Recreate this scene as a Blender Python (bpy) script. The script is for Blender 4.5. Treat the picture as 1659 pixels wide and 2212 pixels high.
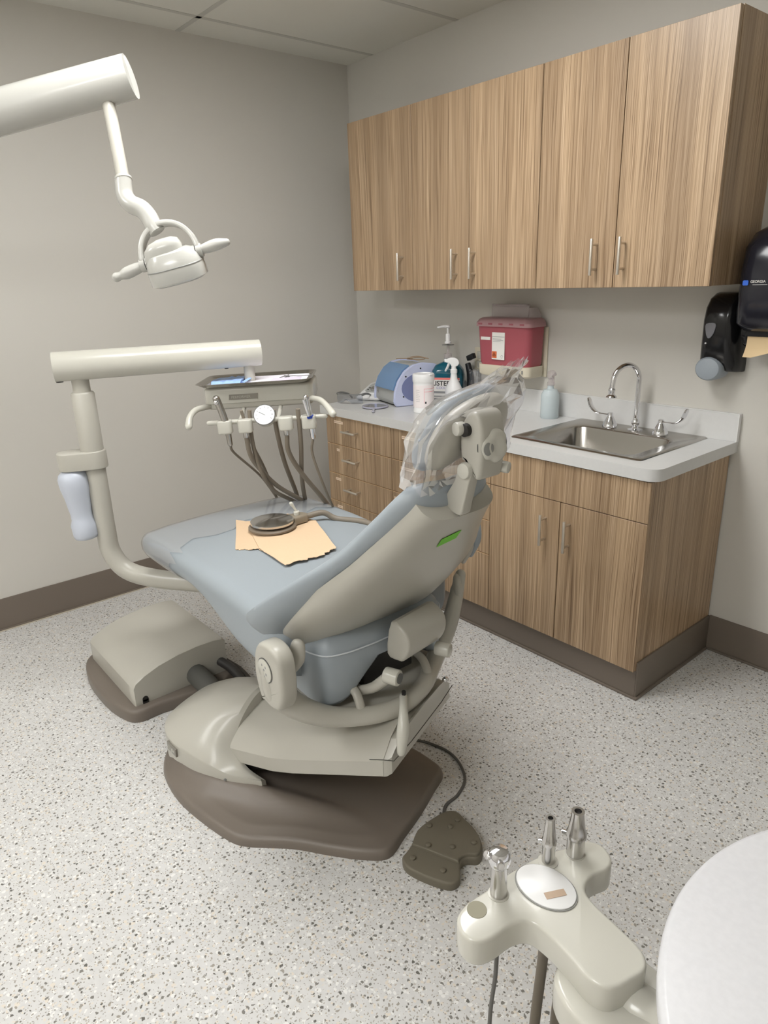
import bpy, bmesh, math, random
from mathutils import Vector, Matrix, Euler
from math import sin, cos, pi, radians as R
random.seed(7)
for o in list(bpy.data.objects): bpy.data.objects.remove(o)
SC = bpy.context.scene
COL = SC.collection

# ------------------------------------------------------------ camera
cam_d = bpy.data.cameras.new('camera'); cam = bpy.data.objects.new('camera', cam_d); COL.objects.link(cam)
YAW, PIT, ROL, FPX = 0.8807, -0.3279, -0.0330, 1483.56
Fw = Vector((-sin(YAW)*cos(PIT), cos(YAW)*cos(PIT), sin(PIT)))
r0 = Vector((cos(YAW), sin(YAW), 0)); u0 = r0.cross(Fw)
Rt = r0*cos(ROL) + u0*sin(ROL); Up = -r0*sin(ROL) + u0*cos(ROL)
cam.matrix_world = Matrix(((Rt.x, Up.x, -Fw.x, 3.3925), (Rt.y, Up.y, -Fw.y, -2.6430), (Rt.z, Up.z, -Fw.z, 1.5116), (0, 0, 0, 1)))
cam_d.sensor_fit = 'VERTICAL'; cam_d.sensor_height = 24.0; cam_d.lens = FPX/2212*24.0
cam_d.clip_start = .02; cam_d.clip_end = 50
SC.camera = cam

# ------------------------------------------------------------ world, exposure
SC.view_settings.view_transform = 'Standard'; SC.view_settings.look = 'None'
SC.view_settings.exposure = 0.16; SC.view_settings.gamma = 1.0; SC.view_settings.use_curve_mapping = False
W = bpy.data.worlds.new('world'); SC.world = W; W.use_nodes = True
W.node_tree.nodes['Background'].inputs[0].default_value = (.9, .95, 1, 1)
W.node_tree.nodes['Background'].inputs[1].default_value = 0.05
TROFFER_POWER = 17          # emission strength of each ceiling light diffuser
TROFFERS = [(1.435, -2.19), (.825, -4.63), (2.655, -4.63)]   # lower-left corners of 2x4 ft panels

# ------------------------------------------------------------ materials
def lin(c): return c/12.92 if c <= .04045 else ((c+.055)/1.055)**2.4
def rgb(r, g, b): return (lin(r/255), lin(g/255), lin(b/255), 1)
def P(name, col, rough=.5, metal=0, spec=.5, alpha=None, trans=0, ior=1.45, emit=0, coat=0, sss=0):
    m = bpy.data.materials.new(name); m.use_nodes = True
    b = m.node_tree.nodes['Principled BSDF']
    b.inputs['Base Color'].default_value = col; b.inputs['Roughness'].default_value = rough
    b.inputs['Metallic'].default_value = metal; b.inputs['IOR'].default_value = ior
    b.inputs['Specular IOR Level'].default_value = spec
    b.inputs['Transmission Weight'].default_value = trans
    b.inputs['Coat Weight'].default_value = coat
    if emit: b.inputs['Emission Color'].default_value = col; b.inputs['Emission Strength'].default_value = emit
    if alpha is not None: b.inputs['Alpha'].default_value = alpha
    return m
def N(m, t, **kw):
    n = m.node_tree.nodes.new(t)
    for k, v in kw.items():
        if isinstance(v, (int, float, tuple, list)) and k in [i.name for i in n.inputs]: n.inputs[k].default_value = v
        else: setattr(n, k, v)
    return n
def L(m, a, b): m.node_tree.links.new(a, b)
def bsdf(m): return m.node_tree.nodes['Principled BSDF']
def ramp(m, stops, interp='LINEAR'):
    n = m.node_tree.nodes.new('ShaderNodeValToRGB'); cr = n.color_ramp; cr.interpolation = interp
    while len(cr.elements) > 1: cr.elements.remove(cr.elements[-1])
    cr.elements[0].position, cr.elements[0].color = stops[0]
    for p, c in stops[1:]:
        e = cr.elements.new(p); e.color = c
    return n
def math_n(m, op, a, b=None, c=None):
    n = m.node_tree.nodes.new('ShaderNodeMath'); n.operation = op
    for i, v in enumerate((a, b, c)):
        if v is None: continue
        if isinstance(v, (int, float)): n.inputs[i].default_value = v
        else: L(m, v, n.inputs[i])
    return n.outputs[0]
def mix(m, f, a, b, blend='MIX'):
    n = m.node_tree.nodes.new('ShaderNodeMix'); n.data_type = 'RGBA'; n.blend_type = blend
    for i, v in ((0, f), (6, a), (7, b)):
        if isinstance(v, (int, float, tuple)): n.inputs[i].default_value = v
        else: L(m, v, n.inputs[i])
    return n.outputs[2]
def bumped(m, scale, strength, dist=.001, detail=2):
    tc = N(m, 'ShaderNodeTexCoord'); nz = N(m, 'ShaderNodeTexNoise'); nz.inputs['Scale'].default_value = scale; nz.inputs['Detail'].default_value = detail
    L(m, tc.outputs['Object'], nz.inputs['Vector'])
    b = N(m, 'ShaderNodeBump'); b.inputs['Strength'].default_value = strength; b.inputs['Distance'].default_value = dist
    L(m, nz.outputs['Fac'], b.inputs['Height']); L(m, b.outputs['Normal'], bsdf(m).inputs['Normal'])
    return m
def varied(m, c1, c2, scale=3):
    tc = N(m, 'ShaderNodeTexCoord'); nz = N(m, 'ShaderNodeTexNoise'); nz.inputs['Scale'].default_value = scale; nz.inputs['Detail'].default_value = 3
    L(m, tc.outputs['Object'], nz.inputs['Vector']); r = ramp(m, [(.35, c1), (.65, c2)])
    L(m, nz.outputs['Fac'], r.inputs[0]); L(m, r.outputs[0], bsdf(m).inputs['Base Color']); return m

M = {}
M['wall'] = bumped(P('wall_paint', rgb(206, 203, 196), .6, spec=.3), 220, .12, .0006, 4)
M['ceil'] = bumped(P('ceiling_tile', rgb(222, 221, 213), .9, spec=.1), 400, .3, .001, 6)
M['grid'] = P('ceiling_grid', rgb(196, 195, 188), .6)
M['base'] = P('cove_base_rubber', rgb(118, 108, 98), .45)
M['plastic'] = bumped(P('warm_grey_plastic', rgb(182, 179, 169), .32, coat=.1), 60, .03, .0004)
M['plastic_w'] = P('ivory_plastic', rgb(198, 196, 186), .25, coat=.2)
M['vinyl'] = bumped(P('blue_grey_upholstery', rgb(154, 162, 168), .36), 500, .08, .0004)
M['seam'] = P('upholstery_seam', rgb(205, 210, 214), .5)
M['plate'] = bumped(P('taupe_plastic', rgb(116, 107, 98), .4), 120, .05, .0005)
M['pedal'] = bumped(P('pedal_rubber', rgb(112, 106, 92), .6), 160, .1, .0005)
M['dark'] = P('dark_gap', rgb(38, 36, 34), .6)
M['black'] = P('black_gloss_plastic', rgb(22, 22, 24), .16)
M['smoke'] = P('smoky_plastic', rgb(34, 34, 42), .14)
M['hose'] = P('grey_hose', rgb(128, 119, 106), .45)
M['chrome'] = P('chrome', rgb(225, 225, 228), .08, 1)
M['steel'] = bumped(P('brushed_steel', rgb(178, 174, 168), .26, 1), 90, .05, .0003)
M['sat'] = P('satin_metal', rgb(202, 200, 198), .2, 1)
M['nickel'] = P('brushed_nickel', rgb(214, 206, 194), .38, .85)
M['cord'] = P('grey_cord', rgb(92, 90, 86), .5)
M['paper'] = bumped(P('brown_paper_towel', rgb(220, 192, 160), .9, spec=.1), 90, .4, .002)
M['white'] = P('white_plastic', rgb(236, 236, 236), .3)
M['lampwhite'] = P('lamp_white_enamel', rgb(188, 187, 181), .25, coat=.3)
M['milk'] = P('milky_plastic', rgb(206, 212, 224), .35, trans=.15)
M['sticker'] = P('cream_sticker', rgb(236, 214, 190), .6)
M['stickertext'] = P('sticker_print', rgb(176, 150, 134), .7)
M['stickerw'] = P('white_sticker', rgb(232, 230, 226), .5)
M['ink'] = P('black_ink', rgb(26, 26, 28), .5)
M['greyink'] = P('grey_ink', rgb(150, 150, 152), .5)
M['pinkink'] = P('pink_print', rgb(236, 150, 160), .5)
M['orange'] = P('orange_print', rgb(214, 110, 66), .5)
M['green'] = P('green_sticker', rgb(112, 196, 46), .5)
M['teal'] = P('teal_liquid', rgb(12, 84, 104), .12, coat=.5)
M['red'] = P('translucent_red_plastic', rgb(166, 84, 94), .25)
M['pink'] = P('frosted_pink_lid', rgb(190, 150, 154), .3, alpha=.8)
M['clearlid'] = P('clear_frosted_plastic', rgb(196, 186, 186), .25, alpha=.4)
M['beige'] = P('beige_plastic', rgb(214, 206, 186), .4)
M['bluelid'] = P('blue_tinted_lid', rgb(112, 146, 186), .15, coat=.3)
M['bluetrim'] = P('pale_lilac_plastic', rgb(206, 212, 238), .25)
M['lilac'] = P('dusky_blue_panel', rgb(128, 136, 178), .3)
M['grey'] = P('light_grey_plastic', rgb(176, 178, 176), .35)
M['greyd'] = P('mid_grey_plastic', rgb(128, 128, 126), .4)
M['clearblue'] = P('pale_blue_bottle', rgb(208, 220, 224), .2, alpha=.8)
M['frost'] = P('frosted_soap_bar', rgb(150, 158, 166), .4)
M['disc'] = None
M['tan'] = P('tan_tape', rgb(196, 172, 150), .6)
M['blueband'] = P('blue_band', rgb(36, 62, 150), .4)
M['bluepaper'] = P('pale_blue_wrap', rgb(150, 182, 232), .4)
M['lavpaper'] = P('lavender_paper', rgb(218, 208, 226), .6)
M['brass'] = P('warm_brown_frame', rgb(150, 128, 104), .4)
M['plate_logo'] = P('logo_plate', rgb(146, 142, 134), .35, .5)
M['bluelogo'] = P('blue_logo', rgb(56, 110, 220), .4)
M['capring'] = P('cap_ring', rgb(90, 90, 88), .5)
M['knob_grey'] = P('knob_grey', rgb(146, 146, 142), .4)
M['liftgap'] = P('joint_line', rgb(74, 72, 66), .7)

def film(name, col, fac, rough=.05, haze=.0):
    m = bpy.data.materials.new(name); m.use_nodes = True; nt = m.node_tree; nt.nodes.clear()
    o = nt.nodes.new('ShaderNodeOutputMaterial'); t = nt.nodes.new('ShaderNodeBsdfTransparent'); g = nt.nodes.new('ShaderNodeBsdfGlossy')
    t.inputs[0].default_value = col; g.inputs['Roughness'].default_value = rough; g.inputs[0].default_value = (1, 1, 1, 1)
    mx = nt.nodes.new('ShaderNodeMixShader'); lw = nt.nodes.new('ShaderNodeLayerWeight'); lw.inputs[0].default_value = .35
    mr = nt.nodes.new('ShaderNodeMapRange'); mr.inputs[3].default_value = fac; mr.inputs[4].default_value = .6
    nt.links.new(lw.outputs['Fresnel'], mr.inputs[0]); nt.links.new(mr.outputs[0], mx.inputs[0])
    df = nt.nodes.new('ShaderNodeBsdfDiffuse'); df.inputs[0].default_value = (.9, .9, .94, 1); m0 = nt.nodes.new('ShaderNodeMixShader'); m0.inputs[0].default_value = haze
    nt.links.new(t.outputs[0], m0.inputs[1]); nt.links.new(df.outputs[0], m0.inputs[2]); nt.links.new(m0.outputs[0], mx.inputs[1]); nt.links.new(g.outputs[0], mx.inputs[2]); nt.links.new(mx.outputs[0], o.inputs[0])
    return m
M['film'] = film('clear_plastic_film', (.97, .97, .99, 1), .10, .05, .07)
M['film2'] = film('clear_plastic_sheet', (.97, .96, .94, 1), .05, .12, .16)
M['clearplastic'] = film('clear_rigid_plastic', (.80, .82, .86, 1), .10, .08)

# wood laminate: vertical zebra grain
def wood():
    m = P('zebra_wood_laminate', rgb(170, 140, 108), .34, spec=.5)
    g = N(m, 'ShaderNodeNewGeometry'); s = N(m, 'ShaderNodeSeparateXYZ'); L(m, g.outputs['Position'], s.inputs[0])
    u = math_n(m, 'ADD', s.outputs[0], math_n(m, 'MULTIPLY', s.outputs[1], .93))
    def nz(us, zs, off, det, rg=.6):
        c = N(m, 'ShaderNodeCombineXYZ'); L(m, math_n(m, 'MULTIPLY', u, us), c.inputs[0]); L(m, math_n(m, 'MULTIPLY', s.outputs[2], zs), c.inputs[1]); c.inputs[2].default_value = off
        n = N(m, 'ShaderNodeTexNoise'); n.inputs['Scale'].default_value = 1; n.inputs['Detail'].default_value = det; n.inputs['Roughness'].default_value = rg
        L(m, c.outputs[0], n.inputs['Vector']); return n.outputs['Fac']
    w = nz(9, 1.1, 3.3, 2)
    u = math_n(m, 'ADD', u, math_n(m, 'MULTIPLY', w, .035))
    fine = nz(320, 1.8, 0, 3, .62); mid = nz(95, .8, 5, 2, .5); broad = nz(14, .35, 9, 1)
    r1 = ramp(m, [(.34, rgb(112, 90, 70)), (.41, rgb(150, 126, 100)), (.49, rgb(178, 153, 124)), (.57, rgb(194, 170, 142)), (.67, rgb(212, 190, 162))])
    L(m, math_n(m, 'ADD', math_n(m, 'MULTIPLY', fine, .74), math_n(m, 'MULTIPLY', mid, .26)), r1.inputs[0])
    r2 = ramp(m, [(.35, rgb(226, 221, 216)), (.65, rgb(255, 252, 248))]); L(m, broad, r2.inputs[0])
    c = mix(m, 1.0, r1.outputs[0], r2.outputs[0], 'MULTIPLY')
    L(m, c, bsdf(m).inputs['Base Color'])
    return m
M['wood'] = wood()
M['woodedge'] = P('wood_edge_band', rgb(206, 172, 132), .5)

def floor_mat():
    m = P('speckled_vinyl_floor', rgb(192, 190, 185), .42, spec=.35)
    tc = N(m, 'ShaderNodeTexCoord')
    nd = N(m, 'ShaderNodeTexNoise'); nd.inputs['Scale'].default_value = 90; nd.inputs['Detail'].default_value = 2; L(m, tc.outputs['Object'], nd.inputs['Vector'])
    vm = N(m, 'ShaderNodeVectorMath'); vm.operation = 'MULTIPLY_ADD'; vm.inputs[1].default_value = (.012, .012, 0)
    L(m, nd.outputs['Color'], vm.inputs[0]); L(m, tc.outputs['Object'], vm.inputs[2])
    base = ramp(m, [(.3, rgb(203, 202, 200)), (.7, rgb(212, 211, 209))])
    n2 = N(m, 'ShaderNodeTexNoise'); n2.inputs['Scale'].default_value = 45; n2.inputs['Detail'].default_value = 4; L(m, tc.outputs['Object'], n2.inputs['Vector']); L(m, n2.outputs['Fac'], base.inputs[0])
    col = base.outputs[0]
    def chips(scale, size, keep, stops, col, off):
        mp = N(m, 'ShaderNodeMapping'); mp.inputs['Location'].default_value = (off, off*.7, 0); L(m, vm.outputs[0], mp.inputs[0])
        v = N(m, 'ShaderNodeTexVoronoi'); v.voronoi_dimensions = '2D'; v.inputs['Scale'].default_value = scale; L(m, mp.outputs[0], v.inputs['Vector'])
        sp = N(m, 'ShaderNodeSeparateColor'); L(m, v.outputs['Color'], sp.inputs[0])
        a = math_n(m, 'GREATER_THAN', sp.outputs[0], 1-keep)
        sz = math_n(m, 'MULTIPLY', sp.outputs[1], size)
        b = math_n(m, 'LESS_THAN', v.outputs['Distance'], math_n(m, 'ADD', sz, size*.35))
        f = math_n(m, 'MULTIPLY', a, b)
        r = ramp(m, stops, 'CONSTANT'); L(m, sp.outputs[2], r.inputs[0])
        return mix(m, f, col, r.outputs[0])
    col = chips(95, .34, .5, [(0, rgb(226, 225, 222)), (.6, rgb(216, 208, 196))], col, 3.1)
    col = chips(150, .22, .55, [(0, rgb(166, 160, 151)), (.5, rgb(150, 146, 140)), (.8, rgb(176, 166, 152))], col, 0)
    col = chips(75, .22, .55, [(0, rgb(126, 123, 117)), (.45, rgb(156, 150, 141)), (.8, rgb(104, 101, 96))], col, 7.7)
    L(m, col, bsdf(m).inputs['Base Color']); return m
M['floor'] = floor_mat()
M['counter'] = varied(P('light_grey_laminate', rgb(214, 213, 210), .3), rgb(211, 211, 210), rgb(213, 213, 212), 60)
M['disc'] = varied(P('white_speckled_worktop', rgb(225, 225, 226), .35), rgb(214, 214, 217), rgb(218, 218, 221), 120)
def emis(name, s):
    m = bpy.data.materials.new(name); m.use_nodes = True; m.node_tree.nodes.clear()
    o = m.node_tree.nodes.new('ShaderNodeOutputMaterial'); e = m.node_tree.nodes.new('ShaderNodeEmission'); e.inputs[0].default_value = (1, .997, .985, 1); e.inputs[1].default_value = s
    m.node_tree.links.new(e.outputs[0], o.inputs[0]); return m
M['lightpanel'] = emis('light_diffuser', TROFFER_POWER)

# ------------------------------------------------------------ geometry helpers
V = Vector
OFF = {}
def root(name, label, cat, loc, group=None):
    o = bpy.data.objects.new(name, None); COL.objects.link(o); o.location = loc; o.empty_display_size = .05
    o['label'] = label; o['category'] = cat
    if group: o['group'] = group
    OFF[o.name] = V(loc); return o
def obj(name, bm, mat, parent=None, ang=35, loc=None, label=None, cat=None, kind=None, group=None, smooth=True):
    off = OFF[parent.name] if parent else V(loc or (0, 0, 0))
    bmesh.ops.remove_doubles(bm, verts=bm.verts, dist=1e-5)
    bmesh.ops.recalc_face_normals(bm, faces=bm.faces)
    if off.length: bmesh.ops.translate(bm, verts=bm.verts, vec=-off)
    if smooth:
        for f in bm.faces: f.smooth = True
        for e in bm.edges:
            if len(e.link_faces) != 2 or e.calc_face_angle(0) > R(ang): e.smooth = False
    me = bpy.data.meshes.new(name); bm.to_mesh(me); bm.free()
    me.materials.append(mat if not isinstance(mat, str) else M[mat])
    o = bpy.data.objects.new(name, me); COL.objects.link(o)
    if parent: o.parent = parent
    else: o.location = off
    OFF[o.name] = off
    if label: o['label'] = label
    if cat: o['category'] = cat
    if kind: o['kind'] = kind
    if group: o['group'] = group
    return o
def B(): return bmesh.new()
def frame(o, x, y):
    x = V(x).normalized(); y = V(y); z = x.cross(y).normalized(); y = z.cross(x)
    m = Matrix.Identity(4)
    for i in range(3): m[i][0] = x[i]; m[i][1] = y[i]; m[i][2] = z[i]; m[i][3] = o[i]
    return m
def box(bm, lo, hi, bev=0, seg=2, T=None, only=None):
    vs = [bm.verts.new((x, y, z)) for x in (lo[0], hi[0]) for y in (lo[1], hi[1]) for z in (lo[2], hi[2])]
    F = [(0, 1, 3, 2), (4, 6, 7, 5), (0, 4, 5, 1), (2, 3, 7, 6), (0, 2, 6, 4), (1, 5, 7, 3)]
    fs = [bm.faces.new([vs[i] for i in f]) for f in F]
    geo = vs
    if bev:
        es = list({e for f in fs for e in f.edges})
        r = bmesh.ops.bevel(bm, geom=es, offset=bev, segments=seg, affect='EDGES', profile=.5)
        geo = list({v for f in r['faces'] for v in f.verts} | {v for v in vs if v.is_valid})
    if T is not None: bmesh.ops.transform(bm, matrix=T, verts=[v for v in geo if v.is_valid])
    return bm
def rings(bm, rs, cap0=True, cap1=True, closed=True):
    R_ = [[bm.verts.new(p) for p in r] for r in rs]
    n = len(R_[0])
    for a, b in zip(R_[:-1], R_[1:]):
        for i in range(n if closed else n-1):
            j = (i+1) % n
            try: bm.faces.new((a[i], a[j], b[j], b[i]))
            except ValueError: pass
    if cap0: bm.faces.new(R_[0][::-1])
    if cap1: bm.faces.new(R_[-1])
    return bm
def cr(pts, n=6):
    pts = [V(p) for p in pts]; out = []
    for i in range(len(pts)-1):
        p0 = pts[i-1] if i else pts[0]*2-pts[1]; p1, p2 = pts[i], pts[i+1]
        p3 = pts[i+2] if i+2 < len(pts) else pts[-1]*2-pts[-2]
        for k in range(n):
            t = k/n; out.append(.5*((2*p1)+(p2-p0)*t+(2*p0-5*p1+4*p2-p3)*t*t+(3*p1-p0-3*p2+p3)*t**3))
    out.append(pts[-1]); return out
def tube(bm, pts, r, seg=12, n=6, flat=None, endround=False, upv=None):
    """sweep; r number or list per control point; flat=(fx,fy) ellipse factors"""
    m = len(pts); rr = [r]*m if isinstance(r, (int, float)) else list(r)
    if n > 1:
        P4 = cr(pts, n); RR = [v.x for v in cr([(a, 0, 0) for a in rr], n)]
    else: P4 = [V(p) for p in pts]; RR = rr
    t0 = (P4[1]-P4[0]).normalized(); up = V(upv) if upv else (V((0, 0, 1)) if abs(t0.z) < .9 else V((1, 0, 0)))
    nrm = (up - t0*up.dot(t0)).normalized(); rs = []
    fx, fy = flat or (1, 1)
    for i, p in enumerate(P4):
        a = P4[max(i-1, 0)]; b = P4[min(i+1, len(P4)-1)]; t = (b-a).normalized()
        nrm = (nrm - t*nrm.dot(t)).normalized(); bi = t.cross(nrm)
        def rg(c, k): return [c + (nrm*cos(2*pi*j/seg)*fx + bi*sin(2*pi*j/seg)*fy)*RR[i]*k for j in range(seg)]
        if endround and i == 0: rs += [rg(p-t*RR[i]*d, k) for d, k in ((.95, .3), (.8, .62), (.45, .88))]
        rs.append(rg(p, 1))
        if endround and i == len(P4)-1: rs += [rg(p+t*RR[i]*d, k) for d, k in ((.45, .88), (.8, .62), (.95, .3))]
    return rings(bm, rs)
def lathe(bm, prof, T=None, seg=32, cap0=True, cap1=True):
    T = T or Matrix.Identity(4)
    if isinstance(T, (tuple, list, Vector)): T = Matrix.Translation(V(T))
    rs = [[T @ V((r*cos(2*pi*i/seg), r*sin(2*pi*i/seg), z)) for i in range(seg)] for r, z in prof]
    return rings(bm, rs, cap0, cap1)
def axis(o, d):
    d = V(d).normalized(); q = V((0, 0, 1)).rotation_difference(d)
    return Matrix.Translation(V(o)) @ q.to_matrix().to_4x4()
def cyl(bm, a, b, r, seg=20, bev=0):
    a = V(a); b = V(b); h = (b-a).length; T = axis(a, b-a)
    pr = [(r, 0), (r, h)] if not bev else [(r-bev, 0), (r-bev*.3, bev*.3), (r, bev), (r, h-bev), (r-bev*.3, h-bev*.3), (r-bev, h)]
    return lathe(bm, pr, T, seg)
def inset(poly, d):
    n = len(poly); out = []
    for i in range(n):
        a, b, c = V(poly[i-1]), V(poly[i]), V(poly[(i+1) % n])
        e1 = (b-a).normalized(); e2 = (c-b).normalized(); n1 = V((-e1.y, e1.x)); n2 = V((-e2.y, e2.x)); m = (n1+n2)
        k = m.length_squared
        out.append(b + m*(2*d/k if k > .3 else d) * (1 if k > .3 else 1) if k else b)
    return out
def area(poly): return sum(poly[i-1][0]*poly[i][1]-poly[i][0]*poly[i-1][1] for i in range(len(poly)))/2
def smooth2(poly, n=4):
    P3 = [V((p[0], p[1], 0)) for p in poly]; m = len(P3); out = []
    for i in range(m):
        p0, p1, p2, p3 = P3[i-1], P3[i], P3[(i+1) % m], P3[(i+2) % m]
        for k in range(n):
            t = k/n; q = .5*((2*p1)+(p2-p0)*t+(2*p0-5*p1+4*p2-p3)*t*t+(3*p1-p0-3*p2+p3)*t**3); out.append(V((q.x, q.y)))
    return out
def rrect(x0, y0, x1, y1, r, n=5):
    out = []
    for cx, cy, a in ((x1-r, y0+r, -90), (x1-r, y1-r, 0), (x0+r, y1-r, 90), (x0+r, y0+r, 180)):
        for k in range(n+1):
            t = R(a+90*k/n); out.append(V((cx+r*cos(t), cy+r*sin(t))))
    return out
def slab(bm, poly, z0, z1, rt=0, rb=0, T=None, k=4):
    """extruded outline with rounded top and bottom edges"""
    poly = [V((p[0], p[1])) for p in poly]
    if area(poly) < 0: poly = poly[::-1]
    rs = []
    def add(d, z): rs.append([(V((p.x, p.y, z)) if T is None else T @ V((p.x, p.y, z))) for p in (inset(poly, d) if d else poly)])
    if rb:
        for i in range(k): a = pi/2*i/k; add(rb*(1-sin(a)), z0+rb*(1-cos(a)))
    add(0, z0+rb)
    if rt:
        for i in range(k+1): a = pi/2*i/k; add(rt*(1-cos(a)), z1-rt+rt*sin(a))
    else: add(0, z1)
    return rings(bm, rs)
def text(name, s, size, T, mat, parent, depth=.0006, bold=0):
    cu = bpy.data.curves.new(name, 'FONT'); cu.body = s; cu.size = size; cu.extrude = depth; cu.offset = bold; cu.align_x = 'LEFT'
    o = bpy.data.objects.new(name, cu); COL.objects.link(o)
    bpy.context.view_layer.update()
    me = bpy.data.meshes.new_from_object(o.evaluated_get(bpy.context.evaluated_depsgraph_get()))
    bpy.data.objects.remove(o)
    bm = B(); bm.from_mesh(me); bmesh.ops.transform(bm, matrix=T, verts=bm.verts)
    return obj(name, bm, mat, parent, smooth=False)
def sub(bm, n=1):
    """Catmull-Clark smoothing baked in"""
    me = bpy.data.meshes.new('tmp'); bm.to_mesh(me); bm.free(); o = bpy.data.objects.new('tmp', me); COL.objects.link(o)
    md = o.modifiers.new('s', 'SUBSURF'); md.levels = n; bpy.context.view_layer.update()
    m2 = bpy.data.meshes.new_from_object(o.evaluated_get(bpy.context.evaluated_depsgraph_get())); bpy.data.objects.remove(o)
    b = B(); b.from_mesh(m2); return b

# ============================================================ THE SETTING
H = 2.608
def struct(name, bm, mat, label=None, **k): return obj(name, bm, mat, kind='structure', label=label, **k)
struct('floor', box(B(), (-.1, -4.9, -.06), (4.7, .1, 0)), 'floor')
struct('wall_left', box(B(), (-.1, -4.9, 0), (0, .1, H+.1)), 'wall')
struct('wall_back', box(B(), (0, 0, 0), (4.6, .1, H+.1)), 'wall')
struct('wall_right', box(B(), (4.6, -4.9, 0), (4.7, .1, H+.1)), 'wall')
struct('wall_front', box(B(), (0, -4.9, 0), (4.6, -4.8, H+.1)), 'wall')
# ceiling built as tile fields between the troffers
xs = [0] + [.215+.61*i for i in range(8)]; ys = [0, -.97-0*1.22, -2.19, -3.41, -4.63, -4.8]; xs = [x for x in xs if x < 4.6] + [4.6]
bm = B(); holes = [(x, y) for x, y in TROFFERS]
for i in range(len(xs)-1):
    for j in range(len(ys)-1):
        x0, x1, y1, y0 = xs[i], xs[i+1], ys[j], ys[j+1]
        if any(abs(x0-hx) < .05 and abs(y0-hy) < .05 for hx, hy in holes): continue
        box(bm, (x0, y0, H), (x1, y1, H+.02))
struct('ceiling', bm, 'ceil')
bm = B()
for x in xs[1:-1]: box(bm, (x-.012, -4.8, H-.0015), (x+.012, 0, H+.012))
for y in ys[1:-1]: box(bm, (0, y-.012, H-.0015), (4.6, y+.012, H+.012))
struct('trim_1', bm, 'grid')
bm = B(); box(bm, (0, -4.8, 0), (.006, 0, .154)); box(bm, (.006, -4.8, 0), (.013, 0, .010), .003)
struct('baseboard_left', bm, 'base')
bm = B(); box(bm, (2.287, -.006, 0), (4.6, 0, .154)); box(bm, (2.287, -.013, 0), (4.6, -.006, .010), .003); box(bm, (.013, -.006, 0), (.40, 0, .154))
struct('baseboard_back', bm, 'base')
bm = B(); box(bm, (4.594, -4.8, 0), (4.6, -.013, .154)); struct('baseboard_right', bm, 'base')
bm = B(); box(bm, (.013, -4.8, 0), (4.59, -4.794, .154)); struct('baseboard_front', bm, 'base')
struct('trim_2', box(B(), (.0, -4.8, .0), (.020, 0, .0035), .0015), P('caulk_bead', rgb(196, 186, 170), .4))
# cove base wrapped round the cabinets
bm = B(); box(bm, (.425, -.553, 0), (2.283, -.547, .118)); box(bm, (2.281, -.553, 0), (2.288, -.006, .154), .001); box(bm, (2.281, -.560, 0), (2.296, -.013, .010), .003); box(bm, (.425, -.560, 0), (2.286, -.552, .010), .003)
struct('baseboard_cabinets', bm, 'base')

for i, (x, y) in enumerate(TROFFERS):
    where = ['over the dental chair', 'in the row furthest from the cabinets', 'over the camera side of the room'][i]
    t = root('ceiling_light', 'recessed two by four foot ceiling light panel '+where, 'ceiling light', (x+.305, y+.61, H), 'recessed ceiling lights')
    bm = B()
    for lo, hi in (((x+.013, y+.013), (x+.04, y+1.207)), ((x+.57, y+.013), (x+.597, y+1.207)), ((x+.04, y+.013), (x+.57, y+.04)), ((x+.04, y+1.18), (x+.57, y+1.207))):
        box(bm, (lo[0], lo[1], H-.002), (hi[0], hi[1], H+.02))
    obj('light_frame', bm, 'white', t)
    obj('diffuser', box(B(), (x+.04, y+.04, H+.003), (x+.57, y+1.18, H+.012)), 'lightpanel', t)

# ============================================================ CABINETS
def bar_handle(parent, c, vert, ln, proj=.036, dirv=(0, -1, 0)):
    """bar pull: c = centre on the door face"""
    bm = B(); c = V(c); d = V(dirv); a = V((0, 0, 1)) if vert else V((1, 0, 0))
    cyl(bm, c+d*proj-a*ln/2, c+d*proj+a*ln/2, .006, 14, .001)
    for s in (-1, 1): cyl(bm, c+a*s*ln*.34, c+d*proj+a*s*ln*.34, .0045, 10)
    return obj('handle', bm, 'nickel', parent)
UB, UT, UD = 1.455, 2.232, .328
def upper(x0, x1, doors, label):
    t = root('wall_cabinet', label, 'cabinet', (x0, 0, UB), 'wood laminate wall cabinets')
    obj('body', box(B(), (x0, -UD+.020, UB), (x1, -.001, UT)), 'wood', t)
    for a, b, hx in doors:
        d = obj('door', box(B(), (a+.0015, -UD, UB-.001), (b-.0015, -UD+.019, UT-.002), .0008, 1), 'wood', t)
        bar_handle(d, (hx, -UD, UB+.105), True, .125)
upper(.401, .861, [(.401, .861, .792)], 'narrow wood laminate wall cabinet with a single door, nearest the left wall')
upper(.861, 1.582, [(.861, 1.218, 1.147), (1.218, 1.582, 1.254)], 'double door wood laminate wall cabinet in the middle of the upper row')
upper(1.582, 2.281, [(1.582, 1.925, 1.852), (1.925, 2.281, 1.965)], 'double door wood laminate wall cabinet above the sink, right end of the row')
ZC, TC, DC, LC = .8877, .0424, .5809, 2.3026
def sticker(parent, x, z, w, h=.014, y=-.5695, n=0, tilt=0):
    bm = B(); T = Matrix.Translation((x, y, z)) @ Matrix.Rotation(tilt, 4, 'Y'); box(bm, (0, -.0012, -h/2), (w, 0, h/2), T=T)
    s = obj('label_sticker', bm, 'sticker', parent)
    bm = B(); k = .004; 
    while k < w-.006:
        l = random.uniform(.004, .010); box(bm, (k, -.0016, -h*.10), (min(k+l, w-.004), -.001, h*.12), T=T); k += l+.0025
    obj('label_print', bm, 'stickertext', s)
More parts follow.
